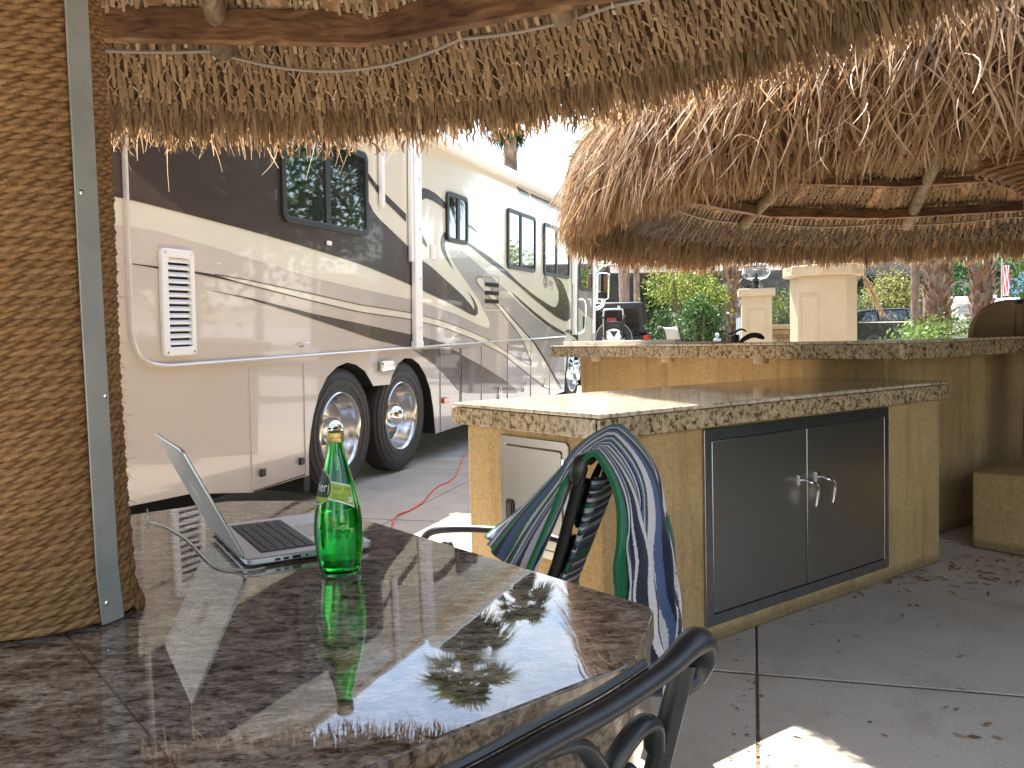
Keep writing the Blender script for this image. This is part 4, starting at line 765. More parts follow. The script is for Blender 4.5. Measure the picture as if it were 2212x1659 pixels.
m2=MB(); m2.face([wrap(R(36)+.13*math.cos(a),.138+.0048*math.sin(a),.0010) for a in np.linspace(0,6.2832,18,endpoint=False)]); m2.build('recycling_mark',lwh,lab,fixn=False); text('U',.0055,ltx,lab,lambda x,y:wrap(R(32.5)+x/.033,.1365+y,.0013),font_w=.9)
b2=band(66,118,lambda u:.066-.016*(1-u)**3*.0+.0,lambda u:.018+.0*u,.0005,lime,'back_label',bo); band(72,100,lambda u:.056,lambda u:.040,.0008,lwh,'barcode_panel',b2)

# ---------------------------------------------------------------- cast aluminium chairs
def spiral(cx,cz,r,a0,turns,sgn=1,n=26): return [(cx+r*(1-.78*i/n)*math.cos(a0+sgn*turns*2*math.pi*i/n),cz+r*(1-.78*i/n)*math.sin(a0+sgn*turns*2*math.pi*i/n)) for i in range(n+1)]
def chair(label,loc,rot,hw=.285,zc=.79,arch=.0,arms=True,lean=.075,az=0.,ay=0.):
    t=thing('patio_chair',label,'chair',loc,rot,'black cast patio chairs')
    k=hw/.285
    def bp(x,z): return (x*k,-.235-lean*(z-.42)/.37-.012*(1-(x/.24)**2),z*1.0 if z<.5 else .5+(z-.5)*(zc-.5)/.29)
    zt=.79
    e=[bp(-.262,zt-.038),bp(-.288,zt-.030),bp(-.298,zt-.008),bp(-.285,zt+.014),bp(-.255,zt+.018),bp(-.2,zt+.008),bp(-.1,zt+.004+arch),bp(0,zt+.006+arch*1.25)]
    pts=crom(e+[(-x,y,z) for x,y,z in e[-2::-1]],5); rad=[.010,.015,.0195,.0195,.016,.0128,.0122,.0124]; rad=rad+rad[-2::-1]
    mb=MB(); mb.tube(pts,rad,14,flat=.82); mb.build('crest_rail',black_al,t,smooth=70)
    mb=MB(); mb.tube([(x,y+.013,z+.012) for x,y,z in pts[26:-26]],.0045,6); mb.build('crest_moulding',black_al,t)
    for s in (-1,1):
        mb=MB(); mb.tube(crom([(s*.215*k,-.30,0),(s*.205*k,-.262,.22),bp(s*.198,.42),bp(s*.212,.55),bp(s*.235,.68),bp(s*.252,zt)],5),[.014,.014,.017,.016,.015,.014],10,flat=.8); mb.build('rear_leg',black_al,t,smooth=60)
        mb=MB(); mb.tube(crom([(s*.235*k,.215,0),(s*.225*k,.20,.2),(s*.22*k,.205,.40)],4),[.014,.016,.019],10); mb.build('leg',black_al,t,smooth=60)
        # scrolls of the back
        sc=MB()
        c1=[bp(x*s,z) for x,z in [(.215,.70),(.20,.735),(.165,.745),(.13,.725),(.118,.69),(.135,.66),(.162,.658),(.175,.682),(.160,.700),(.145,.69)]]
        c2=[bp(x*s,z) for x,z in [(.205,.46),(.19,.53),(.15,.585),(.10,.60),(.07,.57),(.075,.53),(.105,.515),(.13,.535),(.125,.56),(.105,.562)]]
        c3=[bp(x*s,z) for x,z in [(.118,.70),(.085,.745),(.05,.775),(.0,.785)]]; c4=[bp(x*s,z) for x,z in [(.135,.66),(.10,.63),(.05,.66),(.025,.71),(.0,.73)]]
        c5=[bp(x*s,z) for x,z in [(.07,.57),(.03,.54),(.02,.48),(.03,.43)]]
        for c in (c1,c2,c3,c4,c5): sc.tube(crom(c,6),[.013,.012,.011,.010,.008],9,flat=.75)
        sc.build('scroll_work',black_al,t,smooth=60)
        if arms:
            mb=MB(); mb.tube(crom([bp(s*.225,.62+az),(s*.262*k,-.16,.655+az),(s*.285*k,.02+ay*.5,.665+az),(s*.285*k,.16+ay,.655+az),(s*.275*k,.215+ay,.625+az),(s*.262*k,.20+ay*.9,.585+az),(s*.24*k,.185,.50),(s*.222*k,.19,.41)],6),[.015,.016,.017,.018,.017,.015,.014,.014],10,flat=.75); mb.build('arm',black_al,t,smooth=60)
    mb=MB(); mb.prism(rrect(-.235*k,.235*k,-.235,.225,.05),lambda a,b,c:(a,b,c),.405,.43); mb.build('seat',black_al,t,bevel=.008)
    mb=MB(); mb.tube([bp(x,.45) for x in (-.198,-.1,0,.1,.198)],.012,8); mb.build('lower_rail',black_al,t,smooth=60)
    return t
chair('black cast patio chair close to the camera, tucked under the near table edge',(-.22,.945,0),R(46),arms=False,lean=.085)
rotf=R(70)   # local +Y looks along (fx,fy)
cf=chair('black cast armchair with the striped towel over its back, between table and counter',(-.106,2.42,0),rotf,hw=.225,zc=.83,arch=.028,lean=.14,az=-.118,ay=.075)
# striped beach towel over that chair
STR=[('g',.11),('n',.03),('w',.04),('b',.035),('n',.045),('w',.02),('n',.06),('w',.045),('n',.02),('g',.05),('w',.055),('n',.03),('b',.03),('w',.03),('n',.035),('b',.04),('w',.03),('g',.03),('n',.04),('w',.06),('b',.045),('n',.06),('w',.03),('g',.025),('b',.05),('n',.04)]
TC={'g':(.010,.165,.072),'n':(.011,.013,.038),'w':(.62,.60,.65),'b':(.065,.11,.24)}
def m_towel():
    m,n,l,b=nt('striped_terry_cloth'); a=n.new('ShaderNodeAttribute'); a.attribute_name='tone'; tot=sum(q[1] for q in STR); st=[]; p=0
    v=coords(n,l); ad=n.new('ShaderNodeMath'); ad.operation='MULTIPLY_ADD'; l.new(noise(n,l,v,150,3),ad.inputs[0]); ad.inputs[1].default_value=.010; l.new(a.outputs['Fac'],ad.inputs[2])
    for c,w in STR: st.append((p/tot,TC[c])); p+=w
    k2=n.new('ShaderNodeMath'); k2.operation='MULTIPLY'; l.new(ad.outputs[0],k2.inputs[0]); k2.inputs[1].default_value=1.75
    k3=n.new('ShaderNodeMath'); k3.operation='FRACT'; l.new(k2.outputs[0],k3.inputs[0]); c=ramp(n,l,k3.outputs[0],st,'CONSTANT'); c=mixc(n,l,.6,c,ramp(n,l,noise(n,l,v,500,2),[(.3,(.6,.6,.6)),(.7,(1.25,1.25,1.25))]),'MULTIPLY')
    l.new(c,b.inputs['Base Color']); setp(b,rough=.95,spec=.1,sheen=.3); bump(n,l,b,noise(n,l,v,520,2),.9,.004); return m
tw=thing('beach_towel','green, navy, blue and white striped towel draped over the black armchair','towel',(-.106,2.42,0),rotf)
NU,NVv=90,80
def towel(u,v):
    # u along the crest (near end 0), v over the drape: 0 front hem, .42 crest, 1 rear hem
    x0=-.235+.37*u; zc=.862+.012*math.exp(-((u-.08)/.1)**2)+.058*math.exp(-((u-.6)/.30)**2); yc=-.41-.014*math.sin(u*3.1); hr=.060+.026*math.exp(-((u-.6)/.3)**2)
    fold=math.sin(u*2*math.pi*3.3+.9)+.55*math.sin(u*2*math.pi*7.1+1.9)
    if v<.42:
        t=(.42-v)/.42; q=math.sin(min(1,t*4)*math.pi/2)
        y=yc+hr*q+t*(.14+.23*u)+.022*fold*t; z=zc-.05*(1-math.cos(min(1,t*4)*math.pi/2))-.36*t*(1-.30*u)-.03*t*t
        x=x0*(1.0+.10*t)-.035*t*(1-u)+.012*fold*t
    else:
        t=(v-.42)/.58; q=math.sin(min(1,t*5)*math.pi/2)
        y=yc-hr*1.12*q-t*(.012+.02*u)+.036*fold*min(1,t*2.5)*(.35+.65*t)+.005*math.sin(v*40+u*30)*t; z=zc-.05*(1-math.cos(min(1,t*5)*math.pi/2))-.60*t*(1+.12*u)
        x=x0*(1-.05*t)+.05*t*u+.016*math.sin(u*27+t*3)*min(1,t*3)+.03*t
    return (x,y,z)
vs=np.array([towel(i/NU,j/NVv) for i in range(NU+1) for j in range(NVv+1)])
qs=np.array([(i*(NVv+1)+j,(i+1)*(NVv+1)+j,(i+1)*(NVv+1)+j+1,i*(NVv+1)+j+1) for i in range(NU) for j in range(NVv)])
tn=np.array([np.clip(i/NU+.010*math.sin(j*.21+i*.05),0,1) for i in range(NU+1) for j in range(NVv+1)])
to=npmesh('cloth',vs,qs,m_towel(),tw,tn,True); sf=to.modifiers.new('thick','SOLIDIFY'); sf.thickness=.011; sf.offset=0

vs=[];tn=[]
for i in range(25):
    for j in range(41):
        u,v=i/24,j/40; z=.80-.40*v; vs.append((-.185+.36*u,-.25-.14*(z-.42)/.37-.014*math.sin(u*9+v*3),z-.012*math.sin(u*5))); tn.append((.05+v*.92+.01*math.sin(u*7))%1)
o=npmesh('inner_fold',np.array(vs),np.array([(i*41+j,(i+1)*41+j,(i+1)*41+j+1,i*41+j+1) for i in range(24) for j in range(40)]),to.data.materials[0],tw,np.array(tn),True); sf=o.modifiers.new('thick','SOLIDIFY'); sf.thickness=.008
# ---------------------------------------------------------------- orange cord, litter
t=thing('extension_cord','orange extension cord lying across the driveway toward the motorhome','cord',(-.8,6,0)); mb=MB()
cp=[onz(*q,.006) for q in ((1012,975),(1000,990),(986,1024),(970,1040),(949,1049),(933,1062),(918,1080),(903,1092),(880,1105),(858,1113),(848,1132),(846,1150),(835,1175))]
mb.tube([p-V(-.8,6,0) for p in crom(cp,6)],.0065,8); mb.build('cord',orange_m,t)
bl=Bl()
def litter(n,px0,px1,py0,py1,sz=(.02,.07)):
    for _ in range(n):
        p=onz(random.uniform(px0,px1),random.gauss((py0+py1)/2,(py1-py0)/3.2),.004); a=random.uniform(0,6.28)
        D=np.array([[math.cos(a),math.sin(a),.12]]); v,q,nv=strips(np.array([p]),unit(D),np.array([random.uniform(*sz)]),np.array([random.uniform(.004,.014)]),np.array([[-math.sin(a),math.cos(a),random.uniform(-.5,.5)]]),np.array([random.uniform(0,.12)]),3,(.2,1,.8,.1)); v[:,2]=np.maximum(v[:,2],.002); bl.add(v,q,nv,np.array([random.uniform(0,.75)]))
litter(70,1850,2010,1232,1262); litter(60,2060,2212,1205,1275); litter(26,1760,1880,1268,1290,(.015,.04)); litter(40,1650,2030,1225,1390,(.01,.03)) ; litter(40,1580,1660,1378,1660,(.008,.018)); litter(14,1700,2200,1400,1640,(.02,.05)); litter(25,1900,2160,1215,1250)
lf_=bl.build('dry_leaves',DRY,None); tag(lf_,'brown dry leaves scattered on the concrete by the foot of the counter','leaf litter',kind='stuff')
# ---------------------------------------------------------------- plants
def leaves(par,name,mat,cen,rad,ncl,per,size,cl,seed,drop=.2,shape=None):
    r_=np.random.default_rng(seed); d=unit(r_.normal(size=(ncl,3))); rr=r_.uniform(.35,1,ncl)**.5; C0=np.array(cen)+d*rr[:,None]*np.array(rad); 
    if shape is not None: C0=C0[[shape(c) for c in C0]]
    n=len(C0)*per; C=np.repeat(C0,per,0); P=C+r_.normal(size=(n,3))*cl; D=unit(r_.normal(size=(n,3))+V(0,0,-drop)); sd=unit(np.cross(D,r_.normal(size=(n,3))))
    v,q,nv=strips(P,D,r_.uniform(.6,1.3,n)*size,r_.uniform(.35,.6,n)*size,sd,r_.uniform(0,.35,n),2,(.3,1,.15))
    tone=np.clip(np.repeat(r_.normal(.45,.22,len(C0)),per)+r_.normal(0,.16,n),0,1); return npmesh(name,v,q,mat,par,np.repeat(tone,nv))
def tree(name,label,cat,px,Y,ztop,rad,mat,ncl=120,per=26,size=.09,trunk=.06,seed=1,group=None,zlow=None,drop=.3):
    X=W(px,700,Y)[0]; g=gz(Y)-.03; t=thing(name,label,cat,(X,Y,g),group=group); rz=rad[2]; cz=ztop-g-rz
    r_=random.Random(seed); mb=MB(); top=max(cz,.3)
    for k in range(5):
        a=r_.uniform(0,6.28); e=(math.cos(a)*rad[0]*.6,math.sin(a)*rad[1]*.6,cz+r_.uniform(-.2,.6)*rz); mb.tube(crom([(0.02*k,0,0),(0.03*math.cos(a)*k,.03*math.sin(a)*k,top*.45),e],4),[trunk,trunk*.8,trunk*.25],7)
    mb.build('stems' if 'shrub' in name or 'plant' in name else 'trunk',bark,t,smooth=60)
    leaves(t,'foliage' if 'shrub' in name or 'plant' in name else 'crown',mat,(0,0,cz),rad,ncl,per,size,size*1.7,seed,drop); return t
def fan_crown(par,zc,nf,rl,seed,mat=PALM,skirt=12,lobes=22):
    r_=np.random.default_rng(seed); Vv=[];Q=[];T=[];o=0
    for k in range(nf+skirt):
        a=r_.uniform(0,6.283); el=r_.uniform(-.55,1.25) if k<nf else r_.uniform(-1.35,-.8); pl=rl*r_.uniform(.55,.8); L=rl*r_.uniform(.6,.85)
        d=V(math.cos(a)*math.cos(el),math.sin(a)*math.cos(el),math.sin(el)); end=V(0,0,zc)+d*pl+V(0,0,-.22*pl*pl/rl)
        sd=unit(np.cross(d,V(0,0,1))); up=np.cross(sd,d)
        v,q,nv=strips(np.array([V(0,0,zc)]),unit((end-V(0,0,zc))[None]),np.array([np.linalg.norm(end-V(0,0,zc))]),np.array([.03]),sd[None],np.zeros(1),2,(1,.8,.6)); Vv.append(v);Q.append(q+o);o+=len(v);T.append(np.full(len(v),.5))
        th=np.linspace(-1.75,1.75,lobes)+r_.normal(0,.03,lobes); D=unit(d[None]*np.cos(th)[:,None]+sd[None]*np.sin(th)[:,None]+up[None]*.12)
        v,q,nv=strips(np.repeat(end[None],lobes,0),D,L*(.75+.25*np.cos(th)),np.full(lobes,L*.10),unit(np.cross(D,up[None]+.15*r_.normal(size=(lobes,3)))),r_.uniform(.25,.55,lobes),4,(.35,1,.9,.5,.08)); Vv.append(v);Q.append(q+o);o+=len(v)
        T.append(np.full(len(v),np.clip(r_.normal(.5,.2) if k<nf else .08,0,1)))
    return npmesh('crown',np.concatenate(Vv),np.concatenate(Q),mat,par,np.concatenate(T))
def palm(label,X,Y,h,rt,seed,crown=True,boot=False,nf=34,rl=1.5,mat=PALM,group='palms beyond the bar',low=0,trunk_mat=None):
    g=gz(Y)-.03; t=thing('palm_tree',label,'palm tree',(X,Y,g),group=group); r_=random.Random(seed); mb=MB()
    prof=[]
    z=0.
    while z<h: prof.append((rt*(1.15 if z<.3 else 1)*(1+r_.uniform(-.05,.05)),z)); z+=.07
    prof.append((rt*.9,h)); mb.lathe(prof,16); mb.build('trunk',trunk_mat or bark,t,smooth=50)
    if boot:
        rr=np.random.default_rng(seed); n=int(boot); a=rr.uniform(0,6.283,n); z=rr.uniform(.05,min(h,4.5),n); rad=np.stack([np.cos(a),np.sin(a),0*a],1); tan=np.stack([-np.sin(a),np.cos(a),0*a],1)
        D=unit(rad*rr.uniform(.25,.8,n)[:,None]+V(0,0,1)+tan*rr.normal(0,.5,n)[:,None]); v,q,nv=strips(rad*rt*.92+np.stack([0*z,0*z,z],1),D,rr.uniform(.12,.26,n),rr.uniform(.05,.11,n),unit(tan+.25*rr.normal(size=(n,3))),rr.uniform(-.2,.2,n),2,(1,.75,.45))
        npmesh('boot_stubs',v,q,boots,t,np.repeat(np.clip(rr.normal(.5,.22,n),0,1),nv))
    if crown: fan_crown(t,h-.02,nf,rl,seed,mat)
    return t
def Bx(px,Y): return float(W(px,720,Y)[0])
palm('tall fan palm rising behind the motorhome roof',Bx(1112,18.5),18.5,6.05,.15,3,nf=40,rl=.56,group=None)
palm('tall fan palm further left behind the motorhome, hidden but mirrored in the table',-1.12,17.5,7.15,.14,5,nf=40,rl=.84,group=None)
palm('smooth thick palm trunk behind the black off road car',Bx(1350,24),24,6.2,.155,6,nf=30,group=None); palm('thinner palm trunk just right of the thick one behind the off road car',Bx(1377,25),25,5.8,.095,7,nf=26,group=None)
palm('palm with ragged brown leaf stubs left of the lantern pillar',Bx(1580,21),21,6.5,.16,8,boot=420,group=None); palm('thickest shaggy palm trunk right of the black car',Bx(2024,17.3),17.3,6.5,.26,9,boot=620,group=None)
palm('shaggy palm trunk at the far right beside the golf cart',Bx(2121,18),18,6.2,.215,10,boot=560,group=None); palm('smooth bare palm trunk close behind the thickest shaggy one',Bx(1977,18.6),18.6,6.4,.09,12,group=None)
tree('tree','tall pale green tree left of the palms behind the off road car','tree',1330,30,6.2,(2.4,2.2,2.3),m_leaf('pale_green_leaves',[(0,(.06,.10,.03)),(.5,(.16,.24,.08)),(1,(.32,.40,.16))],.5),150,30,.15,.10,21)
tree('tree','feathery grey green pine behind the dark motorhome','tree',1500,38,5.6,(3.2,2,2.0),G3,150,30,.16,.1,22); tree('tree','bare brownish tree far behind the lantern pillar','tree',1560,34,4.9,(1.0,1,1.4),m_leaf('bare_twigs',[(0,(.12,.07,.05)),(1,(.34,.24,.18))],.2),60,20,.10,.06,23)
tree('tree','dark green tree behind the white building at the right','tree',2150,30,4.6,(2.2,2,1.6),G1,130,28,.15,.1,24); tree('tree','yellow green tree above the flat dark roof','tree',2075,36,5.4,(2.0,2,1.7),G2,120,26,.15,.1,25)
tree('shrub','dark hedge shrub behind the two palm trunks','shrub',1330,27,2.6,(1.0,.7,1.1),G1,110,30,.08,.04,31); tree('shrub','dense dark shrub right of the palm trunks','shrub',1405,26.5,2.5,(.75,.7,1.05),G1,90,30,.08,.04,32)
tree('shrub','yellow green feathery shrub above the sling chair','shrub',1476,18,2.62,(.78,.6,.36),G2,80,30,.075,.04,33); tree('shrub','tall yellow tipped shrub right of the sling chair','shrub',1532,17.2,2.30,(.36,.4,.42),G2,40,26,.075,.04,34)
tree('shrub','big deep green shrub behind the sling chair','shrub',1514,16.6,1.88,(.42,.45,.62),G1,100,34,.07,.04,35); tree('shrub','small green shrub left of the sling chair','shrub',1441,17.4,1.72,(.17,.25,.42),G1,36,28,.07,.03,36)
tree('shrub','yellow green shrub between the two stucco pillars','shrub',1685,20,2.25,(.55,.6,.9),G2,100,28,.07,.03,37); tree('shrub','pale grey green shrub low between the two stucco pillars','shrub',1692,17,1.62,(.40,.5,.45),G3,80,26,.06,.03,38)
tree('shrub','grey green shrub behind the black car, left part','shrub',1862,32,2.75,(1.2,1,.95),G3,120,28,.11,.04,39); tree('shrub','tall yellowish shrub behind the black car, right part','shrub',1935,32.5,3.5,(1.2,1,1.35),m_leaf('olive_yellow_leaves',[(0,(.10,.11,.03)),(.5,(.24,.25,.07)),(1,(.42,.38,.10))],.45),170,28,.115,.04,40)
tree('shrub','green shrub at the far right below the white cart roof','shrub',2160,19,1.7,(.5,.5,.35),G2,70,24,.06,.03,41)
tree('ground_plant','bright green low plant under the thickest palm','plant',2035,14.6,1.33,(.55,.4,.32),G4,60,18,.085,.02,42); tree('ground_plant','bright green low plant left of the thickest palm','plant',1985,14.3,1.2,(.35,.4,.25),G4,34,18,.085,.02,43); tree('ground_plant','straggly low plant with dry twigs beside the curved panel','plant',2082,13.8,1.28,(.32,.35,.30),G3,40,18,.07,.02,44)
# planting beyond the right and behind, seen in windows and glossy paint
for i,(x,y,zt,rd,mt) in enumerate(((6.9,9.0,7.2,(2.0,2.0,2.9),G1),(9.6,11.6,8.2,(2.3,2.3,3.4),G1),(12.6,15.6,8.6,(2.6,2.6,3.4),G3),(17,21,9.5,(3,3,3.6),G1),(9.6,6.6,7.0,(2.2,2.2,2.8),G1),(15,1,5.5,(2.5,2.5,2.5),G1),(9,-6,5.0,(2.5,2.5,2.3),G1),(2,-11,5.0,(3,2.5,2.4),G1),(-6,-10,5.2,(3,2.6,2.6),G1),(21,9,6,(3,3,3),G3),(-12,-4,5.5,(3,3,2.6),G1))):
    t=thing('garden_tree','leafy garden tree outside the picture on the right or behind','tree',(x,y,gz(y)-.05),group='garden trees around the lot'); mb=MB(); mb.tube([(0,0,0),(.1,0,zt*.4),(.05,.1,zt*.7)],[.13,.1,.05],8); mb.build('trunk',bark,t)
    leaves(t,'crown',mt,(0,0,zt-rd[2]),rd,190,26,.22,.32,60+i)
palm('garden fan palm outside the picture, mirrored in the big window',8.2,7.2,5.0,.16,15,nf=34,rl=1.5,group='palms outside the picture'); palm('garden fan palm outside the picture, mirrored in the rear windows',11.5,13.0,6.0,.16,16,nf=34,rl=1.6,group='palms outside the picture')
t=thing('hedge','added dark hedge right of the patio, out of the picture, darkening reflections in the steel doors','hedge',(5.0,2.2,0)); mb=MB(); mb.bx(0,.8,-3.4,3.0,0,1.7); mb.build('branches',M('added_hedge_core',(.02,.03,.012),.95),t)  # unseen hedge added to darken the steel door reflections and the right patio
r_=np.random.default_rng(77); n=5200; P=np.stack([r_.uniform(-.12,.05,n),r_.uniform(-3.4,3.0,n),r_.uniform(0,1.8,n)],1); D=unit(r_.normal(size=(n,3))); v,q,nv=strips(P,D,r_.uniform(.06,.12,n),r_.uniform(.03,.05,n),unit(np.cross(D,r_.normal(size=(n,3)))),np.full(n,.1),2,(.3,1,.2)); npmesh('foliage',v,q,G1,t,np.repeat(np.clip(r_.normal(.35,.2,n),0,1),nv))
# a dry frond hanging below the far eave
t=thing('dry_frond','single dry orange palm frond hanging below the far palapa beside the pillar','frond',tuple(W(1852,580,12))); bl=Bl(); rr=np.random.default_rng(4); n=90; f=rr.uniform(0,1,n); P=np.stack([.34*f**.8,0*f,-.62*f],1)
D=unit(np.stack([.5+rr.normal(0,.5,n),rr.normal(0,.3,n),-1+0*n*f],1)); v,q,nv=strips(P,D,rr.uniform(.1,.2,n),np.full(n,.012),unit(np.cross(D,rr.normal(size=(n,3)))),np.full(n,.1),2,(.6,1,.2)); bl.add(v,q,nv,rr.uniform(.5,1,n)); bl.build('leaflets',DRY,t)

# ---------------------------------------------------------------- pillars, lantern, walls
def pillar(label,px,Y,ztop,w,rot,oct_=False):
    X=Bx(px,Y); g=gz(Y)-.03; t=thing('stucco_pillar',label,'pillar',(X,Y,g),rot,'cream stucco lot pillars'); h=ztop-g
    if oct_: c=w*.5; k=w*.30; sh=[(c,-c+k),(c,c-k),(c-k,c),(-c+k,c),(-c,c-k),(-c,-c+k),(-c+k,-c),(c-k,-c)]
    else: c=w*.5; sh=[(c,-c),(c,c),(-c,c),(-c,-c)]
    def sc(s): return [(a*s,b*s) for a,b in sh]
    mb=MB(); mb.prism(sh,lambda a,b,q:(a,b,q),0,h-.13); mb.build('shaft',cream_stucco,t,bevel=.012)
    mb=MB(); mb.prism(sc(1.22),lambda a,b,q:(a,b,q),h-.14,h); mb.build('cap',cream_stucco,t,bevel=.02)
    pw=(w-2*(w*.30 if oct_ else 0))*.5-(.03 if oct_ else .10)
    mb=MB(); ring(mb,[(-pw,h-.38),(pw,h-.38),(pw,.3),(-pw,.3)],[(-pw+.02,h-.40),(pw-.02,h-.40),(pw-.02,.32),(-pw+.02,.32)],lambda a,b,q:(a,q,b),-c-.012,-c+.004); mb.build('recessed_panel',cream_stucco,t,bevel=.004)
    return t,X,h+g
pillar('broad cream octagonal stucco pillar reaching up to the far thatch',1778,11.3,2.07,.80,R(-46),True)
_,lx_,lz_=pillar('smaller cream stucco pillar with a lantern on top',1634,15.6,2.03,.54,R(-14))
t=thing('lantern','glass globe post lantern standing on the smaller pillar','lantern',(lx_,15.6,lz_+.002)); mb=MB(); mb.lathe([(.10,0),(.10,.02),(.05,.04),(.05,.08),(.085,.10),(.05,.13),(.075,.15)],20); mb.build('base',black_al,t)
mb=MB(); mb.lathe([(.10,.16),(.20,.20),(.26,.28),(.25,.36),(.17,.42)],28,cap=False); g_=mb.build('glass_globe',m_glass('clear_glass',(.93,.95,.95),1.45),t); sf=g_.modifiers.new('thick','SOLIDIFY'); sf.thickness=.004
mb=MB(); mb.lathe([(.22,.425),(.20,.455),(.08,.49),(.03,.53),(.001,.55)],24); mb.build('lid',white_p,t); mb=MB(); mb.lathe([(.035,.15),(.035,.26),(.02,.30)],12); mb.build('bulb',white_p,t)
p0,p1=Bx(1660,15.9),Bx(1735,15.9); t=thing('stone_wall','low stacked tan stone wall between the two pillars','wall',((p0+p1)/2,15.9,.15))
stm=[M('tan_ledger_stone_%d'%i,c,.85,var=(6,tuple(x*.7 for x in c),.35,.65),bmp=(25,.5,.02)) for i,c in enumerate(((.42,.26,.14),(.34,.2,.11),(.5,.36,.22)))]
mb=MB(); z=0
while z<1.05:
    x=-(p1-p0)/2; hh=random.uniform(.05,.11)
    while x<(p1-p0)/2: w_=random.uniform(.15,.45); mb.mi=random.randrange(3); mb.bx(x,x+w_-.008,random.uniform(-.03,.0),.25,z,z+hh-.008); x+=w_
    z+=hh
mb.mi=2; mb.bx(-(p1-p0)/2,(p1-p0)/2,-.06,.3,z+.004,z+.09); mb.build('stones',stm,t,bevel=.008)

# ---------------------------------------------------------------- vehicles
def car_wheel(par,x,y,z,r,w,rim=rimm,ax='y'):
    e=bpy.data.objects.new('wheel',None); COL.objects.link(e); e.parent=par; e.location=(x,y,z)
    mb=MB(); mb.lathe([(r*.66,w*.5),(r*.95,w*.5),(r,w*.35),(r,-w*.35),(r*.95,-w*.5),(r*.66,-w*.46)],36,axis=ax,cap=False); mb.build('tyre',rubber,e)
    mb=MB(); mb.lathe([(r*.66,-w*.46),(r*.6,-w*.30),(r*.2,-w*.36),(.001,-w*.38)],30,axis=ax,cap=False); mb.build('rim',rim,e); return e
jx=Bx(1322,18); jg=gz(18)-.02; J=thing('off_road_car','black off road car seen from behind with a spare wheel on its tailgate','car',(jx,18,jg))
def jb(poly,y0,y1,name,mat,par=None,bv=.03): mb=MB(); mb.prism(poly,lambda a,b,c:(a,c,b),y0,y1); return mb.build(name,mat,par or J,bevel=bv)
jb([(-.78,.45),(.78,.45),(.80,1.02),(-.80,1.02)],0,3.6,'body',p_black); jb([(-.80,1.025),(.80,1.025),(.73,1.66),(.66,1.74),(-.66,1.74),(-.73,1.66)],.03,2.3,'hard_top',M('black_hard_top',(.010,.011,.013),.45,coat=.2),None,.05)
jb([(-.62,1.07),(.62,1.07),(.575,1.60),(-.575,1.60)],.012,.029,'rear_window',p_black,None,.01)
for s in (-1,1):
    f=MB(); f.prism([(s*.78,.45),(s*.94,.48),(s*.94,.84),(s*.80,.88)],lambda a,b,c:(a,c,b),.1,1.1); f.build('fender',black_p,J,bevel=.03)
    tl_=jb([(s*.755-.085,.82),(s*.755+.085,.82),(s*.755+.085,1.01),(s*.755-.085,1.01)],-.05,-.002,'taillight',red_l,None,.015); jb([(s*.755-.07,.75),(s*.755+.07,.75),(s*.755+.07,.815),(s*.755-.07,.815)],-.045,-.002,'reverse_lamp',white_p,None,.01)
    car_wheel(J,s*.82,.75,.40,.40,.25,ax='x'); car_wheel(J,s*.82,3.0,.40,.40,.25,ax='x')
jb([(-.88,.42),(.88,.42),(.88,.62),(-.88,.62)],-.16,-.004,'bumper',black_p)
jb([(.13,1.58),(.19,1.58),(.19,1.66),(.13,1.66)],-.01,.012,'hinge',alu,None,.005); jb([(-.6,1.03),(.6,1.03),(.6,1.06),(-.6,1.06)],-.012,.012,'tailgate_edge',black_p,None,.006)
sw=car_wheel(J,0,-.17,.925,.40,.24); mb=MB(); mb.prism([(-.17,.06),(-.11,.19),(.11,.19),(.17,.06),(.06,-.06),(.16,-.19),(-.16,-.19),(-.06,-.06)],lambda a,b,c:(a,c,b),-.14,-.125); mb.build('hub_plate',white_p,sw,bevel=.01)
mb=MB(); mb.prism([(-.085,.19),(.085,.19),(0,.06)],lambda a,b,c:(a,c,b),-.150,-.141); mb.build('hub_cutout',black_p,sw)
mb=MB(); mb.tube([(.395*math.cos(a),-.10,.395*math.sin(a)) for a in np.linspace(0,6.2832,40,endpoint=False)],.016,6,closed=True); mb.build('tread_edge',M('dusty_rubber',(.30,.29,.28),.8),sw)
mb=MB(); mb.bx(-.10,.10,-.03,-.002,1.33,1.40); mb.build('brake_light',red_l,J,bevel=.01)
t=thing('bike_rack','folded silver bicycle rack strapped to the off road car','bike rack',(jx,17.72,jg+.75)); mb=MB(); mb.tube(crom([(-.20,0,.12),(-.21,-.02,.5),(-.205,-.03,.76),(-.16,-.03,.82),(.16,-.03,.82),(.205,-.03,.76),(.21,-.02,.5),(.20,0,.12)],5),.02,8); mb.build('frame',M('silver_tube',(.5,.5,.5),.35,.7),t,smooth=60)
for s in (-1,1): mb=MB(); mb.tube([(s*.2,-.06,.66),(s*.25,-.06,.66)],.03,8); mb.tube([(s*.19,-.04,.2),(s*.19,-.05,.62)],.028,8); mb.build('clamp',black_p,t)
mb=MB(); mb.tube([(-.2,-.03,.55),(.2,-.03,.55)],.012,6); mb.build('cross_bar',black_p,t); mb=MB(); mb.tube([(.24+.08*math.cos(a),-.05,.30+.09*math.sin(a)) for a in np.linspace(0,6.2832,20,endpoint=False)],.014,6,closed=True); mb.build('strap',black_p,t)
mb=MB(); mb.bx(-.17,.17,-.10,-.07,-.02,.12); pl=mb.build('number_plate',M('plate_grey',(.45,.46,.48),.5),t,bevel=.005)
text('THULE',.05,black_p,pl,lambda x,y:(.0+x,-.102,.07+y)); mb=MB(); mb.prism([(-.05,-.02),(.03,-.02),(-.01,.05)],lambda a,b,c:(a,c,b),-.104,-.1005); mb.build('plate_mark',black_p,pl)
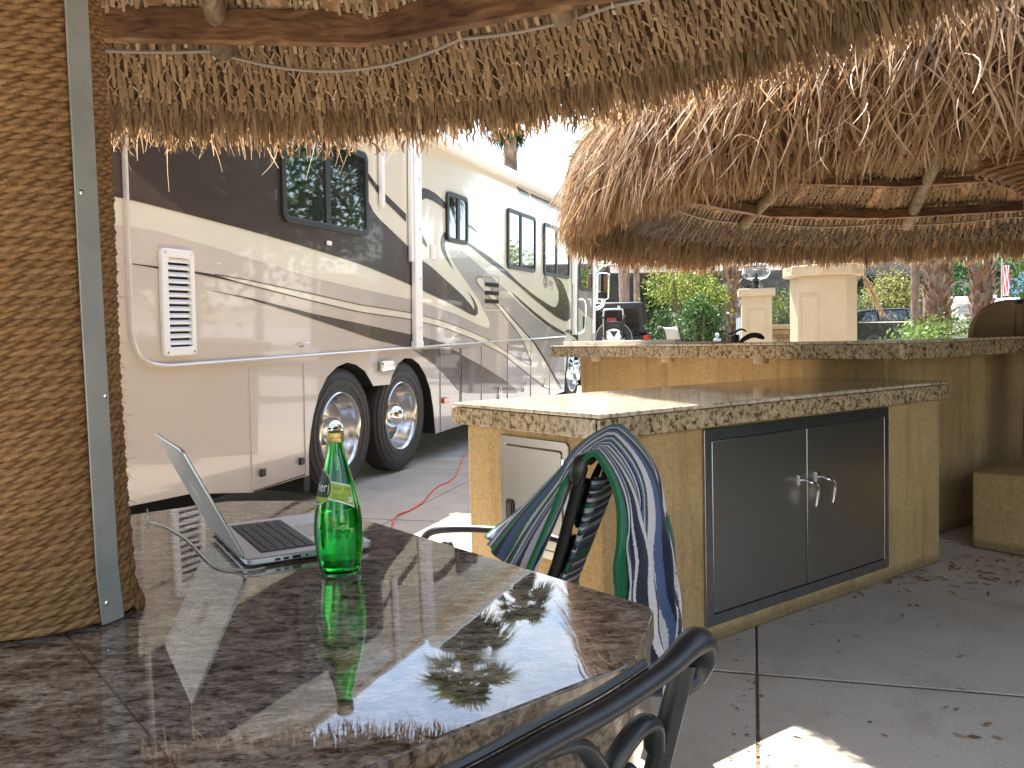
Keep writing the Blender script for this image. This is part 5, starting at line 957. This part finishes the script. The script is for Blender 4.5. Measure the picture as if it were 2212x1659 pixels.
# black estate car
ya=R(3); sx=Bx(1990,28)-2.95*math.cos(ya); sy=28-2.95*math.sin(ya); SV=thing('parked_car','shiny black estate car parked beyond the bar, nose behind the thickest palm','car',(sx,sy,gz(28)-.01),ya)
sidep=[(.05,.35),(.0,.75),(.12,1.12),(.35,1.42),(.9,1.50),(2.0,1.50),(2.6,1.40),(3.35,1.03),(4.2,.92),(4.55,.72),(4.6,.35)]
mb=MB(); mb.prism([(x,z) for x,z in sidep if z<1.2]+[],lambda a,b,c:(a,c,b),-.9,.9); mb.build('body',p_black,SV,bevel=.06)
mb=MB(); lo=[(.14,1.05),(.35,1.42),(.9,1.50),(2.0,1.50),(2.6,1.40),(3.38,1.02)]; n_=len(lo)
vs=[(x,s*(.88-.22*(z-1.02)/.48),z) for s in (-1,1) for x,z in lo]; mb.add(vs,[tuple(range(n_)),tuple(range(2*n_-1,n_-1,-1))]+[(i,i+1,n_+i+1,n_+i) for i in range(n_-1)]); mb.build('roof',p_black,SV,bevel=.03)
for x in (((.42,1.09),(.72,1.40),(1.02,1.42),(1.02,1.09)),((1.1,1.09),(1.1,1.42),(1.98,1.42),(2.02,1.09)),((2.12,1.09),(2.08,1.42),(2.5,1.36),(3.1,1.09))):
    mb=MB(); vs=[(a,-(.895-.22*(b-1.02)/.48)-.004,b) for a,b in x]; mb.add(vs+[(a,y+.02,b) for a,y,b in vs],[(0,1,2,3),(7,6,5,4),(0,4,5,1),(1,5,6,2),(2,6,7,3),(3,7,4,0)]); mb.build('window',M('car_window',(.055,.065,.085),.03,coat=1.),SV)
mb=MB(); mb.beam((.35,-.905,1.06),(3.2,-.905,1.04),.02,.03); mb.build('chrome_strip',chrome,SV); mb=MB(); mb.bx(2.85,3.1,-1.12,-.90,1.02,1.2); mb.build('mirror',p_black,SV,bevel=.04)
for x in (.85,3.75):
    car_wheel(SV,x,-.80,.33,.34,.22); mb=MB(); mb.tube([(x+.42*math.cos(a),-.905,.33+.42*math.sin(a)) for a in np.linspace(0,3.14,16)],.02,6); mb.build('wheel_arch',black_p,SV)
# other motorhomes and carts in the lots behind
def rvbox2(name,label,mat_w,L,w,h,wall,parts,cat='motorhome'):
    t=thing(name,label,cat,mat=mat_w); mb=MB(); mb.prism([(0,.45),(0,h-.25),(.25,h),(L-.3,h),(L,h-.3),(L,.45)],lambda a,b,c:(a,c,b),0,w); mb.build('body',wall,t,bevel=.12)
    mb=MB(); mb.bx(.3,L-.3,.1,w-.1,.15,.46); mb.build('chassis',void,t)
    for nm,x0,x1,z0,z1,mt in parts: mb=MB(); mb.prism(rrect(x0,x1,z0,z1,min(.1,(x1-x0)*.2,(z1-z0)*.2)),lambda a,b,c:(a,c,b),-.03,-.004); mb.build(nm,mt,t,bevel=.008)
    for x in (1.6,L-2.4): car_wheel(t,x,.15,.5,.48,.28)
    return t
def rm(x,y,rot): return Matrix.Translation((x,y,gz(y)-.02))@Matrix.Rotation(rot,4,'Z')
dk=M('charcoal_rv_paint',(.035,.034,.036),.3,coat=.5); D_=rvbox2('parked_motorhome','dark charcoal motorhome with a cream swirl behind the shrubs',rm(Bx(1290,27),26.5,R(4)),6.6,2.4,3.15,dk,[('awning',.4,6.0,2.86,3.08,white_p),('window',1.2,2.2,1.7,2.4,glass_d),('window',4.4,5.4,1.7,2.4,glass_d),('door',3.2,3.9,.6,2.5,p_dark)])
mb=MB(); mb.prism(smooth_poly([(1.9,1.05),(2.0,1.45),(2.4,1.62),(2.75,1.4),(3.6,1.15),(4.3,1.2),(4.3,1.0),(3.4,.95),(2.4,.85)]),lambda a,b,c:(a,c,b),-.012,-.002); mb.build('cream_swirl',p_cream,D_)
mauve=M('mauve_rv_paint',(.24,.15,.14),.3,coat=.5)
rvbox2('parked_motorhome','mauve motorhome whose windscreen shows beside the lantern',rm(Bx(1606,29),29,R(-6)),1.9,8,3.35,mauve,[('windscreen',.10,1.55,1.55,2.85,glass_d),('side_blind',.75,1.05,1.6,2.75,M('blue_curtain',(.05,.16,.30),.6)),('headlamp',1.2,1.6,.75,.95,white_p),('grille',.3,1.1,.6,1.0,black_p)])
rvbox2('parked_motorhome','brown motorhome with a black window behind the yellowish shrub',rm(Bx(1700,34),34,R(5)),9.5,2.4,3.7,M('brown_rv_paint',(.17,.115,.085),.35,coat=.4),[('window',2.6,3.75,1.95,3.0,glass_d),('window',6.6,7.8,1.95,2.8,glass_d),('stripe',.4,7.8,.9,1.0,p_dark)])
rvbox2('parked_motorhome','blue green motorhome at the far right edge',rm(Bx(2150,32),32,R(2)),9,2.4,3.9,M('teal_rv_paint',(.05,.17,.20),.3,coat=.5),[('blue_panel',.2,1.7,1.7,3.6,M('sky_blue_paint',(.18,.36,.62),.3)),('window',2.0,3.4,1.9,2.8,glass_d)])
def cart(label,px,Y,mat,rot):
    t=thing('golf_cart',label,'golf cart',(Bx(px,Y),Y,gz(Y)-.02),rot,'golf carts parked in the lots'); mb=MB(); mb.prism([(-1.1,1.58),(-1.0,1.70),(-.3,1.74),(.7,1.72),(.95,1.66),(1.0,1.58)],lambda a,b,c:(a,c,b),-.6,.6); mb.build('roof',mat,t,bevel=.03)
    mb=MB(); mb.prism([(-1.15,.3),(-1.15,.85),(-.6,.9),(-.5,.55),(.35,.5),(.5,.95),(1.05,.78),(1.15,.3)],lambda a,b,c:(a,c,b),-.55,.55); mb.build('body',white_p,t,bevel=.05)
    mb=MB(); mb.bx(-.75,-.2,-.52,.52,.70,.82); mb.bx(-.85,-.73,-.52,.52,.8,1.2); mb.build('seat',M('cart_seat_%s'%px,(.5,.48,.44),.6),t,bevel=.03)
    for s in (-1,1):
        for a,b in (((.62,s*.5,.9),(.45,s*.54,1.6)),((-.95,s*.5,.85),(-.98,s*.54,1.6))): mb=MB(); mb.tube([a,b],.028,8); mb.build('roof_post',black_p,t)
        for x in (-.75,.8): car_wheel(t,x,s*.5,.24,.24,.18)
    mb=MB(); mb.add([(.60,-.5,.95),(.60,.5,.95),(.46,.52,1.55),(.46,-.52,1.55)],[(0,1,2,3)]); w_=mb.build('windscreen',m_glass('cart_glass_%s'%px,(.9,.93,.93),1.45),t); sf=w_.modifiers.new('t','SOLIDIFY'); sf.thickness=.006
    mb=MB(); mb.tube([(.42+.05*math.sin(a),.2+.17*math.cos(a),1.0+.16*math.sin(a)) for a in np.linspace(0,6.283,18,endpoint=False)],.018,6,closed=True); mb.tube([(.42,.2,1.0),(.6,.2,.8)],.02,6); mb.build('steering_wheel',black_p,t); return t
cart('white golf cart between the two shaggy palm trunks',2086,21.5,white_p,R(246)); cart('white roofed cart at the far right edge behind the green shrub',2204,25,white_p,R(246))
X=Bx(2045,31); t=thing('park_building','small white building with a flat dark roof between the shaggy palms','building',(X,31,gz(31))); mb=MB(); mb.bx(0,1.15,0,3,0,2.75); mb.bx(1.15,2.0,.9,3,0,2.75); mb.build('wall',M('white_stucco',(.62,.61,.58),.85,var=(4,(.55,.54,.51),.4,.7)),t); mb=MB(); mb.bx(-.3,2.6,-.5,3.2,2.76,3.05); mb.bx(-.25,2.5,-.3,3.2,2.56,2.755); mb.build('roof',M('dark_roof',(.03,.027,.025),.7),t,bevel=.02)
mb=MB(); mb.bx(.74,.98,-.16,-.002,1.85,2.2); wl_=mb.build('wall_lamp',black_p,t,bevel=.03); 
for x in (.80,.92): mb=MB(); mb.bx(x-.01,x+.01,-.10,-.06,1.5,1.84); mb.build('lamp_leg',black_p,wl_)
X=Bx(2163,26); t=thing('flag','red and white striped flag on a short pole at the right','flag',(X,26,gz(26))); mb=MB(); mb.tube([(0,0,0),(0,0,3.0)],.02,8); mb.build('pole',alu,t)
mb=MB()
for i in range(7): mb.mi=i%2; mb.grid(lambda u,v:(.02+(i+v)*.028*1.2,.03*math.sin(u*9+i),2.75-.95*u),10,1)
o=mb.build('cloth',[M('flag_red',(.55,.03,.04),.7),white_p],t); sf=o.modifiers.new('t','SOLIDIFY'); sf.thickness=.006
# sling chair, bollard, pedestal, bar stool
X=Bx(1470,15.2); t=thing('sling_chair','beige sling patio chair beyond the bar in front of the green shrubs','chair',(X,15.2,gz(15.2)-.02),R(-42)); sl_=M('beige_sling',(.52,.46,.36),.7,bmp=(200,.2,.002))
mb=MB(); mb.tube(crom([(-.30,0,1.17),(-.22,0,1.12),(-.12,0,.85),(-.02,0,.62),(.10,0,.50),(.5,0,.53),(.56,0,.50)],5),.012,6); sk=mb.v; mb=MB(); pth=crom([(-.32,0,1.19),(-.2,0,1.16),(-.12,0,.85),(-.02,0,.62),(.10,0,.53),(.4,0,.56),(.56,0,.54)],6)
mb.grid(lambda u,v:tuple(np.array(pth[min(int(u*(len(pth)-1)+.5),len(pth)-1)])+V(0,-.26+.52*v,0)),len(pth)-1,3); o=mb.build('sling',sl_,t); sf=o.modifiers.new('t','SOLIDIFY'); sf.thickness=.012
for s in (-1,1):
    mb=MB(); mb.tube([q+V(0,s*.27,0) for q in pth],.017,8); mb.build('side_rail',black_al,t); mb=MB(); mb.tube(crom([(-.02,s*.29,.62),(.05,s*.3,.72),(.3,s*.3,.70),(.36,s*.3,.62),(.34,s*.28,0)],5),.016,8); mb.build('arm',black_al,t); mb=MB(); mb.tube([(.0,s*.27,.58),(-.22,s*.28,0)],.016,8); mb.build('leg',black_al,t)
X=Bx(1549,13.5); t=thing('bollard','small grey water post with a round top, right of the sling chair','post',(X,13.5,gz(13.5)-.02)); mb=MB(); mb.lathe([(.045,0),(.045,.95),(.06,.96),(.06,1.0),(.02,1.01),(.02,1.03),(.033,1.05),(.033,1.08),(.001,1.10)],16); mb.build('post',M('pale_grey_post',(.36,.40,.46),.5),t); mb=MB(); mb.tube([(.04,-.03,.93),(.09,-.05,.93),(.09,-.05,.86)],.014,8); mb.build('tap',alu,t)
X=Bx(1604,19.5); t=thing('utility_pedestal','white utility pedestal half hidden by the shaggy palm','pedestal',(X,19.5,gz(19.5)-.03)); mb=MB(); mb.bx(-.1,.35,-.15,.2,0,1.35); mb.build('cabinet',white_p,t,bevel=.02); mb=MB(); mb.lathe([(.07,-.03),(.07,.0)],18,c=(-.02,-.152,1.05),axis='y'); mb.build('meter',alu,t)
bz=M('dark_bronze',(.028,.020,.013),.45,.2,var=(30,(.05,.035,.02),.4,.7)); bp0=W(1588,738,5.75); t=thing('bar_stool','dark bronze bar stool whose sweeping arms show above the bar','bar stool',(bp0[0],bp0[1],0))
def st(px,py,Y): return W(px,py,Y)-V(bp0[0],bp0[1],0)
for Y,pp,rd in ((5.6,((1592,750),(1603,736),(1612,729.5),(1622,725),(1632,724),(1642,726.5),(1650,731.5)),[.012,.018,.021,.022,.022,.024,.012]),(6.1,((1573,722.5),(1580,721.5),(1588,718),(1594,713.5),(1599,712),(1604,711.8),(1612,716)),[.012,.012,.010,.010,.010,.010,.008])):
    mb=MB(); mb.tube(crom([st(a,b,Y) for a,b in pp],6),rd,12,flat=.8); mb.build('arm',bz,t,smooth=60)
a=st(1581,735,5.85); mb=MB(); mb.grid(lambda u,v:(a[0]-.03+.065*u+.02*math.sin(u*3),a[1]-.25+.5*v,.72+(.474-.02*u)*1.0*(.0+u*0+1)*v*0+.47*u*0+.0),2,2); 
mb=MB(); mb.tube(crom([(a[0]-.01,-.06,.75),(a[0]-.02,-.05,1.0),(a[0]-.005,-.04,1.165)],4),.02,8); mb.tube(crom([(a[0]-.01,.06,.75),(a[0]-.02,.05,1.0),(a[0]-.005,.04,1.165)],4),.02,8); mb.bx(a[0]-.03,a[0]+.02,-.03,.03,1.0,1.165); mb.build('backrest',bz,t,bevel=.008)
mb=MB(); mb.lathe([(.21,.72),(.22,.75),(.21,.78),(.001,.785)],24,c=(.19,0,0)); mb.build('seat',bz,t)
for sx_ in (.05,.33):
    for sy_ in (-.15,.15): mb=MB(); mb.tube([(sx_,sy_,.72),(sx_+(sx_-.19)*.3,sy_*1.4,0)],.016,8); mb.build('leg',bz,t)
